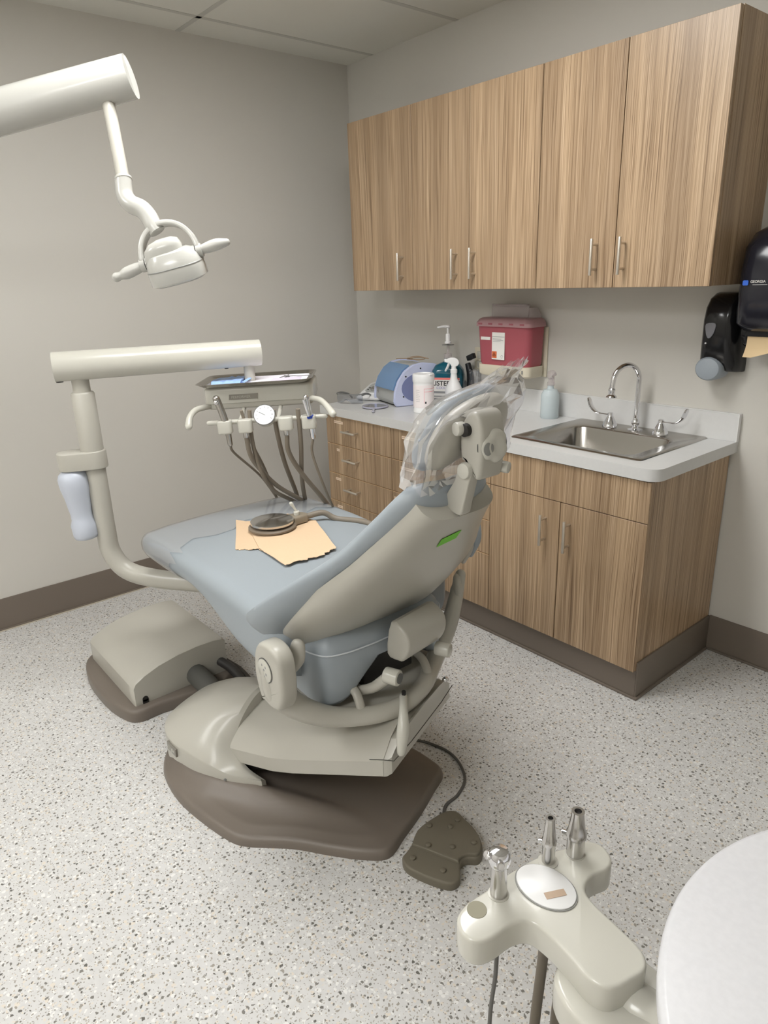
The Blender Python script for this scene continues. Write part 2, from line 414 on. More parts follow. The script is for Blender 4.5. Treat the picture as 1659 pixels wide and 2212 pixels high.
def drawer(t, x0, x1, z0, z1, hx, hz, stick):
    d = obj('drawer', box(B(), (x0+.0015, -.570, z0+.0015), (x1-.0015, -.551, z1-.0015), .0008, 1), 'wood', t)
    bar_handle(d, (hx, -.570, hz), False, .115)
    obj('edge_band', box(B(), (x0+.002, -.5703, z1-.0035), (x1-.002, -.5600, z1-.0012)), 'woodedge', d)
    if stick: sticker(d, *stick)
ZB = ZC-TC-.006
def base_unit(x0, x1, label, name='base_cabinet'):
    t = root(name, label, 'cabinet', (x0, 0, .0), 'wood laminate base cabinets')
    obj('body', box(B(), (x0, -.551, .1), (x1, -.008, ZB)), 'wood', t)
    return t
zz = [.118, .377, .532, .693, .842]
t = base_unit(.425, .952, 'four drawer wood laminate base cabinet nearest the left wall')
for i, (w, sx) in enumerate(((.045, .489), (.045, .487), (.025, .508), (.075, .497))):
    z0, z1 = zz[i], zz[i+1]; drawer(t, .425, .952, z0, z1, .655, (z1-.066 if i else z1-.075), (sx, z1-.030, w))
t = base_unit(.952, 1.577, 'four drawer wood laminate base cabinet behind the chair back, in the middle of the run')
for i, (w, sx) in enumerate(((.07, 1.0), (.09, .965), (.10, 1.018), (.10, 1.030))):
    z0, z1 = zz[i], zz[i+1]; drawer(t, .952, 1.577, z0, z1, 1.26, z1-.07, (sx, z1-.034, w))
t = root('base_cabinet', 'wood laminate sink base cabinet with two doors at the right end of the run', 'cabinet', (1.577, 0, 0), 'wood laminate base cabinets')
bm = B(); box(bm, (1.577, -.551, .1), (1.595, -.008, ZB)); box(bm, (2.262, -.551, .1), (2.281, -.008, ZB)); box(bm, (1.595, -.551, .1), (2.262, -.008, .12)); box(bm, (1.595, -.551, .68), (2.262, -.533, ZB)); box(bm, (1.595, -.022, .12), (2.262, -.008, ZB))
obj('body', bm, 'wood', t)
obj('false_front', box(B(), (1.5785, -.570, .6945), (2.2795, -.551, .840), .0008, 1), 'wood', t)
for a, b, hx in ((1.577, 1.926, 1.862), (1.926, 2.281, 1.972)):
    d = obj('door', box(B(), (a+.0015, -.570, .119), (b-.0015, -.551, .6915), .0008, 1), 'wood', t); bar_handle(d, (hx, -.570, .573), True, .125)
obj('end_panel', box(B(), (2.2795, -.566, .155), (2.2805, -.02, ZB)), 'wood', t)
# countertop with sink cut-out, rounded front corner
t = root('countertop', 'pale grey laminate countertop with a rounded corner running over the base cabinets', 'countertop', (.39, 0, ZC-TC))
SX0, SX1, SY0, SY1 = 1.655, 2.165, -.480, -.045
bm = B()
box(bm, (.389, -DC, ZC-TC), (SX0, -.0, ZC)); box(bm, (SX0, SY1, ZC-TC), (SX1, 0, ZC))
cn = [V((LC-.05+.05*cos(a), -DC+.05+.05*sin(a))) for a in [R(-90+9*k) for k in range(11)]]
slab(bm, [V((SX0, -DC))]+cn+[V((LC, 0)), V((SX1, 0)), V((SX1, SY0)), V((SX0, SY0))], ZC-TC, ZC)
obj('worktop', bm, 'counter', t, ang=25)
t = root('backsplash', 'low pale grey laminate backsplash strip along the back of the countertop', 'backsplash', (.39, 0, ZC))
bm = B(); box(bm, (.389, -.020, ZC+.0003), (LC, -.001, ZC+.105)); obj('splash_board', bm, 'counter', t)
bm = B(); box(bm, (LC-.0005, -.0215, ZC-.0), (LC+.0012, -.001, ZC+.1055)); box(bm, (.389, -.0215, ZC+.1045), (LC, -.0195, ZC+.106)); obj('edge_strip', bm, 'white', t)

# sink
t = root('sink', 'stainless steel drop-in sink set into the countertop', 'sink', (1.91, -.26, ZC))
def sring(x0, y0, x1, y1, r, z): return [V((p.x, p.y, z)) for p in rrect(x0, y0, x1, y1, r, 6)]
bm = B()
rings(bm, [sring(1.618, -.508, 2.198, -.012, .020, ZC+.0008), sring(1.622, -.504, 2.194, -.016, .02, ZC+.004), sring(1.636, -.490, 2.180, -.030, .02, ZC+.0045), sring(1.646, -.480, 2.170, -.040, .025, ZC+.0015),
           sring(1.680, -.466, 2.136, -.130, .05, ZC+.0015), sring(1.688, -.458, 2.128, -.138, .05, ZC-.006), sring(1.696, -.450, 2.120, -.146, .055, ZC-.13), sring(1.712, -.434, 2.104, -.162, .06, ZC-.155), sring(1.75, -.39, 2.06, -.21, .06, ZC-.162), sring(1.87, -.32, 1.95, -.27, .02, ZC-.165)], False, True)
obj('basin', bm, 'steel', t, ang=50)
bm = B(); lathe(bm, [(.030, 0), (.030, .003), (.022, .004), (.018, -.002)], (1.91, -.295, ZC-.166)); obj('drain', bm, 'chrome', t)
# faucet
t = root('faucet', 'chrome gooseneck faucet with two wrist blade handles on the sink', 'faucet', (1.923, -.082, ZC))
bm = B(); lathe(bm, [(.030, .001), (.030, .006), (.014, .010), (.010, .020), (.016, .030), (.017, .036), (.012, .046), (.010, .052)], (1.923, -.082, ZC), 24)
arc = [(1.923, -.082, ZC+.04), (1.923, -.082, ZC+.12), (1.923, -.082, ZC+.205)]
for k in range(1, 10):
    a = pi*k/9; r = .062; c = cos(a); arc.append((1.923-.020*(1-c)*1.0, -.082-r*(1-c), ZC+.205+r*sin(a)*1.05))
arc.append((1.882, -.208, ZC+.185)); tube(bm, arc, .0098, 16, 4)
lathe(bm, [(.0105, .035), (.014, .030), (.0125, .022), (.012, .010), (.020, .004), (.0215, .0), (.018, -.002)], (1.882, -.208, ZC+.150), 20)
obj('spout', bm, 'chrome', t, ang=50)
for hx, sg in ((1.808, -1), (2.034, 1)):
    bm = B(); lathe(bm, [(.031, .001), (.031, .008), (.027, .018), (.018, .036), (.013, .045), (.011, .050), (.011, .060), (.008, .062)], (hx, -.086, ZC), 24)
    b = obj('valve_body', bm, 'chrome', t, ang=50)
    bm = B(); e = [(hx, -.086, ZC+.054), (hx+sg*.03, -.088, ZC+.054), (hx+sg*.065, -.090, ZC+.058), (hx+sg*.090, -.092, ZC+.078), (hx+sg*.10, -.093, ZC+.102)]
    tube(bm, e, [.008, .007, .012, .016, .016], 12, 6, flat=(.35, 1), endround=True); obj('wrist_blade', bm, 'chrome', b, ang=60)

# ============================================================ ON THE COUNTER
# sharps container (on wall bracket)
t = root('sharps_container', 'red sharps container with frosted lid in a beige wall bracket', 'sharps container', (1.26, -.005, 1.055))
def ov(x0, x1, y0, y1, z, r=.03): return [V((p.x, p.y, z)) for p in rrect(x0, y0, x1, y1, r, 6)]
bm = B(); rings(bm, [ov(1.105, 1.395, -.128, -.012, 1.108), ov(1.100, 1.400, -.130, -.012, 1.12), ov(1.092, 1.408, -.138, -.012, 1.285), ov(1.092, 1.408, -.138, -.012, 1.298)]); obj('bin', bm, 'red', t)
bm = B(); rings(bm, [ov(1.084, 1.416, -.146, -.010, 1.284), ov(1.084, 1.416, -.146, -.010, 1.300), ov(1.092, 1.405, -.135, -.012, 1.316), ov(1.10, 1.395, -.12, -.014, 1.322)]); ld = obj('lid', bm, 'pink', t)
rose = P('rose_clip', rgb(160, 92, 102), .4)
for k in range(5): obj('lid_clip', box(B(), (1.112+k*.062, -.1475, 1.292), (1.136+k*.062, -.145, 1.300), .001), rose, ld)
bm = B(); box(bm, (1.130, -.075, 1.315), (1.350, -.066, 1.382), .004); box(bm, (1.135, -.078, 1.372), (1.345, -.060, 1.382), .003)
rings(bm, [ov(1.345, 1.395, -.09, -.02, 1.315, .015), ov(1.348, 1.385, -.08, -.025, 1.345, .014), ov(1.35, 1.372, -.075, -.03, 1.365, .010)]); obj('drop_flap', bm, 'clearlid', t)
bm = B(); box(bm, (1.085, -.010, 1.055), (1.412, -.001, 1.28), .004); rings(bm, [ov(1.105, 1.398, -.130, -.008, 1.058, .03), ov(1.098, 1.404, -.136, -.008, 1.066, .03), ov(1.096, 1.406, -.138, -.008, 1.108, .03)])
br = obj('bracket', bm, 'beige', t)
bm = B(); lathe(bm, [(.012, 0), (.012, .006), (.007, .007), (.006, .003)], axis((1.30, -.137, 1.085), (0, -1, 0)), 20); obj('lock', bm, 'steel', br)
obj('bracket_slot', box(B(), (1.372, -.1395, 1.078), (1.378, -.137, 1.094)), 'greyd', br)
lb = obj('warning_label', box(B(), (1.192, -.1345, 1.135), (1.268, -.1325, 1.258), T=Matrix.Translation((0, -.0035, 0))), 'stickerw', t)
FT = lambda x, y, z: frame(V((x, y, z)), (1, 0, 0), (0, 0, 1))
bm = B(); box(bm, (1.1945, -.1395, 1.142), (1.222, -.1378, 1.172)); obj('hazard_square', bm, 'orange', lb)
bm = B()
for a in (90, 210, 330):
    c = V((1.208+.0048*cos(R(a)), -.1398, 1.157+.0048*sin(R(a))))
    n = 20; rs = [[c+V((cos(2*pi*k/n)*q, d, sin(2*pi*k/n)*q)) for k in range(n)] for q, d in ((.0050, 0), (.0050, -.0004), (.0034, -.0004), (.0034, 0))]
    rings(bm, rs, False, False)
obj('hazard_symbol', bm, 'ink', lb)
bm = B(); box(bm, (1.194, -.1390, 1.238), (1.266, -.1378, 1.2395))
for k, w in enumerate((.050, .062, .046)): box(bm, (1.198, -.1390, 1.228-k*.006), (1.198+w, -.1378, 1.2295-k*.006))
for k in range(6): a = k*pi/3; box(bm, (1.2515+.006*cos(a), -.139, 1.148+.006*sin(a)), (1.2545+.006*cos(a), -.1378, 1.1505+.006*sin(a)))
obj('label_print', bm, 'greyink', lb)
bm = B(); box(bm, (1.122, -.1375, 1.222), (1.180, -.1355, 1.236)); obj('name_sticker', bm, 'stickerw', t)

# wall outlet
t = root('wall_outlet', 'beige wall outlet plate on the back wall beside the sharps container', 'outlet', (1.0, 0, 1.11))
obj('cover_plate', box(B(), (.962, -.006, 1.05), (1.035, -.001, 1.168), .002), 'beige', t)
bm = B(); box(bm, (.982, -.008, 1.115), (1.015, -.006, 1.148), .004); box(bm, (.982, -.008, 1.068), (1.015, -.006, 1.101), .004); obj('socket', bm, 'plastic_w', t)

# wipes canister
cx, cy = .958, -.36
t = root('wipes_canister', 'white round wipes canister with a printed label at the counter front', 'canister', (cx, cy, ZC))
bm = B(); lathe(bm, [(.048, 0), (.051, .004), (.051, .016), (.0495, .020), (.0495, .140), (.0505, .150)], (cx, cy, ZC), 40); obj('body', bm, 'white', t)
bm = B(); lathe(bm, [(.052, .148), (.053, .156), (.053, .180), (.050, .186), (.036, .188), (.034, .184), (.02, .184)], (cx, cy, ZC), 40); c = obj('lid', bm, 'white', t); box_ = B(); box(box_, (cx+.030, cy-.010, ZC+.180), (cx+.056, cy+.012, ZC+.190), .003, T=None); obj('lid_tab', box_, 'white', c)
def wrap(cx, cy, r, a0, a1, z0, z1, n=16):
    bm = B(); rings(bm, [[V((cx+rr*cos(R(a)), cy+rr*sin(R(a)), z)) for z in (z0, z1)] for a in [a0+(a1-a0)*k/n for k in range(n+1)] for rr in (r,)], False, False, closed=False); return bm
def curved_lab(name, cx, cy, r, a0, a1, z0, z1, mat, parent, n=16):
    bm = B(); rs = []
    for k in range(n+1):
        a = R(a0+(a1-a0)*k/n); rs.append([V((cx+q*cos(a), cy+q*sin(a), z)) for q, z in ((r, z0), (r+.0007, z0), (r+.0007, z1), (r, z1))])
    rings(bm, rs); return obj(name, bm, mat, parent)
# direction from canister to camera is about -43 deg
lab = curved_lab('label', cx, cy, .0497, -150, 40, ZC+.028, ZC+.135, P('faint_pink_label', rgb(240, 232, 232), .4), t, 30)
for z0, z1, a0, a1, mt in ((.118, .1195, -40, 40, 'pinkink'), (.104, .1055, -40, 40, 'pinkink'), (.05, .119, -41, -39.5, 'pinkink')): curved_lab('label_line', cx, cy, .0503, a0, a1, ZC+z0, ZC+z1, mt, lab, 10)
for k in range(7): curved_lab('label_print', cx, cy, .0503, -88, -88+random.uniform(14, 26), ZC+.058+k*.009, ZC+.0592+k*.009, 'greyink', lab, 4)
curved_lab('label_print', cx, cy, .0503, -36, -28, ZC+.048, ZC+.058, 'ink', lab, 4)

# mouthwash jug with pump
cx, cy = .895, -.130
t = root('mouthwash_jug', 'large teal mouthwash jug with white pump dispenser against the back wall', 'jug', (cx, cy, ZC))
def rr_ring(w, d, z, r): return [V((cx+p.x, cy+p.y, z)) for p in rrect(-w, -d, w, d, r, 6)]
bm = B(); rings(bm, [rr_ring(.076, .052, ZC, .02), rr_ring(.080, .056, ZC+.006, .022), rr_ring(.080, .056, ZC+.150, .03), rr_ring(.077, .053, ZC+.175, .035), rr_ring(.062, .045, ZC+.200, .038), rr_ring(.035, .030, ZC+.212, .029), rr_ring(.020, .020, ZC+.218, .0195), rr_ring(.019, .019, ZC+.232, .0185)])
Tj = Matrix.Translation((cx, cy, 0)) @ Matrix.Rotation(R(30), 4, 'Z') @ Matrix.Translation((-cx, -cy, 0))
bmesh.ops.transform(bm, matrix=Tj, verts=bm.verts); obj('bottle', bm, 'teal', t)
lb = obj('label', box(B(), (cx-.074, cy-.0575, ZC+.012), (cx+.074, cy-.0560, ZC+.142), T=Tj), 'stickerw', t)
obj('label_band', box(B(), (cx-.074, cy-.0582, ZC+.132), (cx+.074, cy-.0570, ZC+.142), T=Tj), P('coral_band', rgb(240, 128, 122), .5), lb)
text('label_text', 'LISTERINE', .033, Tj @ FT(cx-.068, cy-.0578, ZC+.103), 'ink', lb, .0006, .0006)
text('label_text', 'COOLMINT', .017, Tj @ FT(cx-.045, cy-.0578, ZC+.086), P('violet_print', rgb(150, 140, 196), .5), lb)
bm = B()
for k, (z, h) in enumerate(((.064, .010), (.046, .006), (.030, .010))): box(bm, (cx-.068, cy-.0580, ZC+z), (cx+.068, cy-.0570, ZC+z+h), T=Tj)
obj('label_print', bm, 'greyink', lb)
bm = B(); lathe(bm, [(.020, .228), (.0205, .255), (.008, .256)], (cx, cy, ZC), 24); lathe(bm, [(.0065, .250), (.0065, .316)], (cx, cy, ZC), 16); obj('pump_tube', bm, 'clearlid', t)
bm = B(); lathe(bm, [(.016, .305), (.0165, .314), (.012, .318), (.012, .348), (.010, .352), (.0055, .354), (.0055, .380), (.012, .384), (.012, .392), (.008, .394)], (cx, cy, ZC), 24)
tube(bm, [(cx, cy, ZC+.387), (cx-.025, cy-.010, ZC+.387), (cx-.050, cy-.020, ZC+.383)], [.008, .006, .005], 12, 4, endround=True); obj('pump_head', bm, 'white', t)
bm = B(); box(bm, (cx-.022, cy-.022, ZC+.296), (cx+.022, cy+.022, ZC+.300), .002); obj('neck_collar', bm, 'greyd', t)

# white spray bottle
def spray_bottle(loc, s, mats, name, label, rz=0, body=.042, bh=.11, tall=.08):
    x, y, z = loc; t = root(name, label, 'spray bottle', loc, None); T = Matrix.Translation(loc) @ Matrix.Rotation(rz, 4, 'Z') @ Matrix.Scale(s, 4)
    bm = B(); lathe(bm, [(body*.94, 0), (body, .004), (body, bh), (body*.96, bh+.008), (body*.72, bh+.030), (.017, bh+tall*.65), (.014, bh+tall)], T, 32); obj('bottle', bm, mats[0], t)
    n = bh+tall
    bm = B(); lathe(bm, [(.0165, n-.002), (.0165, n+.014), (.012, n+.018), (.011, n+.034)], T, 24)
    sh = [(-.040, n+.050), (-.034, n+.064), (-.010, n+.072), (.014, n+.066), (.026, n+.050), (.022, n+.036), (.006, n+.028), (-.010, n+.030), (-.020, n+.044)]
    slab(bm, [V(p) for p in smooth2(sh, 3)], -.011, .011, .004, .004, T=T @ frame(V((0, 0, 0)), (1, 0, 0), (0, 0, 1))); h = obj('spray_head', bm, mats[1], t)
    bm = B(); tube(bm, [T @ V((-.022, 0, n+.046)), T @ V((-.030, 0, n+.026)), T @ V((-.040, 0, n+.008))], [.005*s, .0045*s, .0035*s], 10, 4, flat=(1, 1.6), endround=True); obj('trigger', bm, mats[1], h)
    bm = B(); cyl(bm, T @ V((-.045, 0, n+.057)), T @ V((-.036, 0, n+.057)), .008*s, 14); obj('nozzle', bm, mats[1], h)
spray_bottle((.985, -.180, ZC), 1.02, ('white', 'white'), 'spray_bottle', 'white spray bottle with white trigger head in front of the mouthwash jug', R(40), .042, .085, .085)
spray_bottle((1.497, -.085, ZC), .93, ('clearblue', 'clearlid'), 'spray_bottle', 'clear pale blue spray bottle against the backsplash left of the sink', R(150), .044, .108, .050)

# countertop tabletop device (curved blue lid)
x0, x1 = .555, .800
t = root('countertop_device', 'grey countertop machine with curved blue lid and pale lilac side hoops', 'device', (.68, -.20, ZC))
prof = [(-.335, 0), (-.350, .020), (-.345, .075), (-.325, .125), (-.290, .170), (-.245, .198), (-.19, .206), (-.12, .196), (-.08, .180), (-.08, 0)]
def ext(bm, prof, xa, xb, sc=1.0, cy=-.21, cz=.09):
    rs = []
    for x in (xa, xb): rs.append([V((x, cy+(y-cy)*sc, ZC+.004+cz+(z-cz)*sc)) for y, z in prof])
    return rings(bm, rs)
Td = Matrix.Translation((.68, -.20, 0)) @ Matrix.Rotation(R(-14), 4, 'Z') @ Matrix.Translation((-.68, .20, 0))
def tx(bm): bmesh.ops.transform(bm, matrix=Td, verts=bm.verts); return bm
P3 = [V((y, z)) for y, z in prof]
bm = B(); ext(bm, prof, x0+.012, x1-.012, .97); bmesh.ops.bevel(bm, geom=[e for e in bm.edges], offset=.003, segments=2, affect='EDGES'); obj('housing', tx(bm), 'grey', t)
for xa, xb in ((x0, x0+.016), (x1-.016, x1)):
    bm = B(); ext(bm, prof, xa, xb, 1.03); bmesh.ops.bevel(bm, geom=[e for e in bm.edges], offset=.004, segments=2, affect='EDGES'); h = obj('side_hoop', tx(bm), 'bluetrim', t)
    if xb == x1:
        bm = B(); rings(bm, [[V((x, -.21+.10*cos(2*pi*k/28)*(1 if 1 else 1), ZC+.09+.072*sin(2*pi*k/28))) for k in range(28)] for x in (xb-.001, xb+.0015)]); obj('side_panel', tx(bm), 'lilac', h)
        bm = B()
        for y, z in ((-.30, .05), (-.285, .150), (-.20, .185), (-.11, .16)): cyl(bm, (xb-.001, y, ZC+z), (xb+.002, y, ZC+z), .004, 10)
        obj('screw', tx(bm), 'ink', h)
lidp = [(-.352, .078), (-.333, .128), (-.297, .174), (-.258, .198), (-.256, .192), (-.290, .168), (-.325, .125), (-.345, .077)]
bm = B(); rings(bm, [[V((x, y, ZC+.006+z)) for y, z in lidp] for x in (x0+.018, x1-.018)]); obj('lid', tx(bm), 'bluelid', t)
bm = B(); 
for a in (0, 60, 120): T = Td @ frame(V((.600, -.3475, ZC+.062)), (1, 0, 0), (0, .1, 1)) @ Matrix.Rotation(R(a+15), 4, 'Z'); box(bm, (-.012, -.0012, 0), (.012, .0012, .0012), T=T)
obj('logo_mark', bm, 'greyd', t)
bm = B(); box(bm, (x0+.02, -.325, ZC), (x1-.02, -.09, ZC+.006)); obj('feet', tx(bm), 'ink', t)
# folded face shield frame lying on the device
t = root('safety_glasses', 'thin brown glasses frame lying on top of the curved blue-lid machine', 'glasses', (.70, -.2, ZC+.222))
bm = B(); zt = ZC+.224
tube(bm, [(.63, -.245, zt), (.68, -.230, zt+.003), (.72, -.210, zt+.001)], .0028, 8, 4); tube(bm, [(.70, -.23, zt+.006), (.75, -.190, zt+.010), (.80, -.175, zt+.005)], .0028, 8, 4); obj('temple', bm, 'brass', t)
bm = B(); tube(bm, [(.69, -.225, zt), (.71, -.20, zt+.012), (.745, -.180, zt+.012), (.775, -.175, zt+.002), (.74, -.2, zt-.002), (.69, -.225, zt)], .0024, 8, 4); obj('lens_frame', bm, 'brass', t)

# small scaler unit
t = root('scaler_unit', 'small white control box with round dial left of the blue-lid machine', 'device', (.44, -.27, ZC))
Ts = Matrix.Translation((.46, -.255, ZC)) @ Matrix.Rotation(R(18), 4, 'Z')
bm = B(); rings(bm, [[Ts @ V((p.x, p.y, z+p.y*sl)) for p in rrect(-a, -b, a, b, .03, 5)] for a, b, z, sl in ((.075, .085, .004, 0), (.080, .090, .014, 0), (.072, .082, .045, .32), (.060, .070, .056, .34))]); obj('case', bm, 'white', t, ang=45)
pt = Ts @ frame(V((0, 0, .0565)), (1, 0, 0), (0, 1, .34))
bm = B(); rings(bm, [[pt @ V((p.x, p.y, z)) for p in rrect(-.045, -.052, .045, .052, .025, 6)] for z in (-.002, .002)]); pn = obj('control_panel', bm, 'grey', t)
bm = B(); lathe(bm, [(.020, 0), (.019, .010), (.016, .012)], pt @ Matrix.Translation((.004, -.018, .001)), 24); obj('dial', bm, 'sat', pn)
bm = B(); box(bm, (-.006, .018, .001), (.014, .034, .005), T=pt); box(bm, (-.034, -.01, .001), (-.026, -.004, .004), T=pt); box(bm, (-.034, -.03, .001), (-.026, -.024, .004), T=pt); obj('button', bm, 'ink', pn)
bm = B(); slab(bm, [Ts @ V((p.x, p.y, 0)) for p in rrect(-.07, -.08, .07, .08, .03, 4)], ZC, ZC+.005); obj('feet', bm, 'ink', t)

# protective glasses near left end
t = root('safety_glasses', 'grey tinted wraparound safety glasses at the left end of the counter', 'glasses', (.46, -.42, ZC))
Tg = Matrix.Translation((.465, -.425, ZC)) @ Matrix.Rotation(R(22), 4, 'Z')
bm = B(); rs = []
for k in range(13):
    a = -1.25+2.5*k/12; nose = .022*math.exp(-(a/.22)**2); x = .078*sin(a)*1.05; y = -.055*cos(a)
    rs.append([Tg @ V((x*s, y*s, z)) for s, z in ((1, .004+nose), (1.02, .022), (1.0, .050), (.97, .050), (.98, .022), (.965, .004+nose))])
rings(bm, rs); obj('lens', bm, 'clearplastic', t)
bm = B(); tube(bm, [Tg @ V((.078*sin(a)*1.05, -.055*cos(a), .051)) for a in [-1.25+2.5*k/12 for k in range(13)]], .0032, 8, 2); obj('brow_bar', bm, 'greyd', t)
for s in (-1, 1):
    bm = B(); tube(bm, [Tg @ V((s*.077, -.018, .048)), Tg @ V((s*.076, .03, .046)), Tg @ V((s*.070, .085, .030)), Tg @ V((s*.064, .115, .006))], [.0055, .0045, .004, .0045], 8, 4, flat=(1.3, .6), endround=True); obj('temple', bm, 'greyd', t)

# clear hand mirror / lens on the counter
t = root('hand_mirror', 'round hand mirror with a slim handle lying on the counter front', 'mirror', (.70, -.43, ZC))
Tm = Matrix.Translation((.675, -.435, ZC+.003))
bm = B(); lathe(bm, [(.066, 0), (.068, .003), (.066, .007), (.060, .008), (.058, .005)], Tm, 40); obj('rim', bm, P('lilac_clear_plastic', rgb(176, 176, 192), .2), t)
bm = B(); lathe(bm, [(.0585, .004), (.0585, .0062)], Tm, 40); obj('glass', bm, P('mirror_glass', rgb(200, 200, 212), .15, 1), t)
bm = B(); tube(bm, [Tm @ V((.045, -.045, .004)), Tm @ V((.075, -.072, .004)), Tm @ V((.115, -.108, .004))], [.008, .006, .008], 10, 4, flat=(.45, 1), endround=True); obj('handle', bm, P('lilac_handle', rgb(186, 186, 200), .2), t)

# bagged handpiece behind the jug
t = root('bagged_handpiece', 'black handled tool in a clear plastic sleeve beside the mouthwash jug', 'tool', (.965, -.06, ZC))
bm = B(); tube(bm, [(.985, -.06, ZC), (.985, -.06, ZC+.14), (.965, -.06, ZC+.205)], [.020, .018, .014], 14, 4); obj('body', bm, 'ink', t)
bm = B(); box(bm, (-.005, -.012, -.010), (.042, .012, .016), .004, T=Matrix.Translation((.972, -.06, ZC+.228)) @ Matrix.Rotation(R(-22), 4, 'Y')); obj('grip', bm, 'ink', t)
bm = B(); rs = []
for k in range(9):
    z = ZC+.002+k*.022; rs.append([V((1.022+(.038+.004*sin(5*j+k*2.1))*cos(2*pi*j/18)*(1-.05*k*.3), -.065+(.024+.004*sin(3*j+k*1.3))*sin(2*pi*j/18), z)) for j in range(18)])
rings(bm, rs, True, False); obj('plastic_sleeve', bm, 'film', t)

# soap dispenser
t = root('soap_dispenser', 'black wall soap dispenser with grey push bar right of the sink', 'soap dispenser', (2.22, -.0, 1.16))
sx0, sx1 = 2.150, 2.288
def drg(z, y, k, w=1.0, n=14):
    c = (sx0+sx1)/2; hw = (sx1-sx0)/2*w; out = []
    for j in range(n+1):
        a = pi*j/n; out.append(V((c-hw*math.copysign(abs(cos(a))**.55, cos(a)), -.002-y*abs(sin(a))**.55, z)))
    return out
bm = B(); rings(bm, [drg(1.148, .050, 0, 1.04), drg(1.155, .072, 0, 1.06), drg(1.19, .092, 0, 1.06), drg(1.25, .105, 0), drg(1.33, .112, 0, .97), drg(1.375, .105, 0, .93), drg(1.405, .085, 0, .86), drg(1.422, .05, 0, .76), drg(1.426, .02, 0, .7)])
obj('housing', bm, 'black', t, ang=50)
bm = B(); rs = []
for k in range(7):
    a = pi*.5*k/6; rs.append([V((2.213+q.x*cos(a)*1.0, q.y - .020*0, 1.165+q.z+.0)) for q in []])
bm = B(); rings(bm, [[V((2.200+.050*s*cos(2*pi*j/24), -.082+yo, 1.160+.044*s*sin(2*pi*j/24))) for j in range(24)] for s, yo in ((1.0, .05), (1.0, 0), (.97, -.014), (.85, -.022), (.5, -.027))]); obj('push_bar', bm, 'frost', t)
bm = B(); slab(bm, smooth2([V((2.182, 1.320)), V((2.216, 1.322)), V((2.214, 1.292)), V((2.202, 1.272)), V((2.192, 1.272)), V((2.184, 1.292))], 3), 0, .004, .001, T=frame(V((0, -.1105, 0)), (1, 0, 0), (0, 0, 1))); obj('level_window', bm, P('window_grey', rgb(128, 128, 134), .3), t)
bm = B(); cyl(bm, (2.186, -.100, 1.252), (2.186, -.111, 1.252), .003, 10); obj('lock_pin', bm, 'white', t)

# paper towel dispenser
t = root('towel_dispenser', 'smoky black wall paper towel dispenser at the right edge above the soap dispenser', 'paper towel dispenser', (2.47, 0, 1.28))
def trg(z, y0, y1, w=.165):
    return [V((2.468+p.x, p.y, z)) for p in rrect(-w, -y1, w, -y0, min(.055, (y1-y0)*.45), 6)]
bm = B(); rings(bm, [trg(1.305, .004, .17, .150), trg(1.33, .004, .195), trg(1.42, .004, .205), trg(1.50, .004, .205), trg(1.57, .004, .19), trg(1.615, .004, .155, .155), trg(1.64, .004, .10, .13)]); obj('cover', bm, 'smoke', t, ang=50)
bm = B()
for s in (2.318, 2.600): cyl(bm, (s, -.085, 1.30), (s+.02, -.085, 1.30), .055, 28, .004)
obj('side_lobe', bm, 'black', t)
bm = B(); box(bm, (2.34, -.15, 1.285), (2.60, -.02, 1.315), .005); obj('tray', bm, 'ink', t)
bm = B(); rs = []
for k in range(8):
    z = 1.33-.115*k/7; y = -.155+.02*sin(k/3.); xl = 2.345+.000*k - .010*(k/7)**2; xr = 2.60-.235*(k/7)**1.6
    rs.append([V((xl, y, z)), V((xr, y-.004, z)), V((xr, y-.0055, z)), V((xl, y-.0015, z))])
rings(bm, rs); obj('paper_towel', bm, P('tan_towel', rgb(226, 200, 158), .85), t)
lg = obj('logo_mark', slab(B(), rrect(2.332, 1.452, 2.350, 1.468, .004, 3), 0, .002, T=frame(V((0, -.2045, 0)), (1, 0, 0), (0, 0, 1))), 'bluelogo', t)
text('logo_text', 'GEORGIA', .011, FT(2.356, -.2060, 1.460), 'stickerw', t)
bm = B(); box(bm, (2.364, -.2065, 1.4535), (2.41, -.2050, 1.4545)); obj('logo_line', bm, 'stickerw', t)
# ============================================================ DENTAL CHAIR
chair = root('dental_chair', 'reclined blue-grey dental chair on a taupe floor plate in the middle of the room', 'dental chair', (2.0, -1.6, 0))
MB_, AB, PB = V((2.17, -1.54, 0)), V((.929, .37, 0)), V((-.37, .929, 0))
def S(s, t, z): return MB_ + AB*s + PB*t + V((0, 0, z))
half = [(0, .185), (-.06, .222), (-.15, .25), (-.25, .275), (-.33, .308), (-.385, .330), (-.44, .335), (-.56, .315), (-.676, .284), (-.78, .235), (-.85, .18), (-.898, .10)]
outl = [(s, -t) for s, t in half] + [(-.915, 0)] + [(s, t) for s, t in half[::-1]] + [(.006, .10), (.010, 0), (.006, -.10)]
outl = smooth2([V(p) for p in outl], 5)
ridge_pl = [V((-.89, -.09)), V((-.84, -.155)), V((-.74, -.195)), V((-.60, -.205)), V((-.45, -.185)), V((-.25, -.15)), V((-.08, -.115)), V((.0, -.10))]
def segd(p, a, b):
    ab = b-a; t = max(0, min(1, (p-a).dot(ab)/ab.length_squared)); return (p-a-ab*t).length
def plate_h(p):
    q = V((p.x, -abs(p.y))); d = min(segd(q, a, b) for a, b in zip(ridge_pl[:-1], ridge_pl[1:]))
    hr = .044*max(0, min(1, (-.06-p.x)/.40)); h = .034 + hr*math.exp(-(d/.040)**2)
    # inside the ridge the plate is dished
    if abs(p.y) < .14 and p.x > -.8: h -= .006*min(1, (.14-abs(p.y))/.04)
    return h
bm = B(); cen = V((-.42, 0)); rs = []
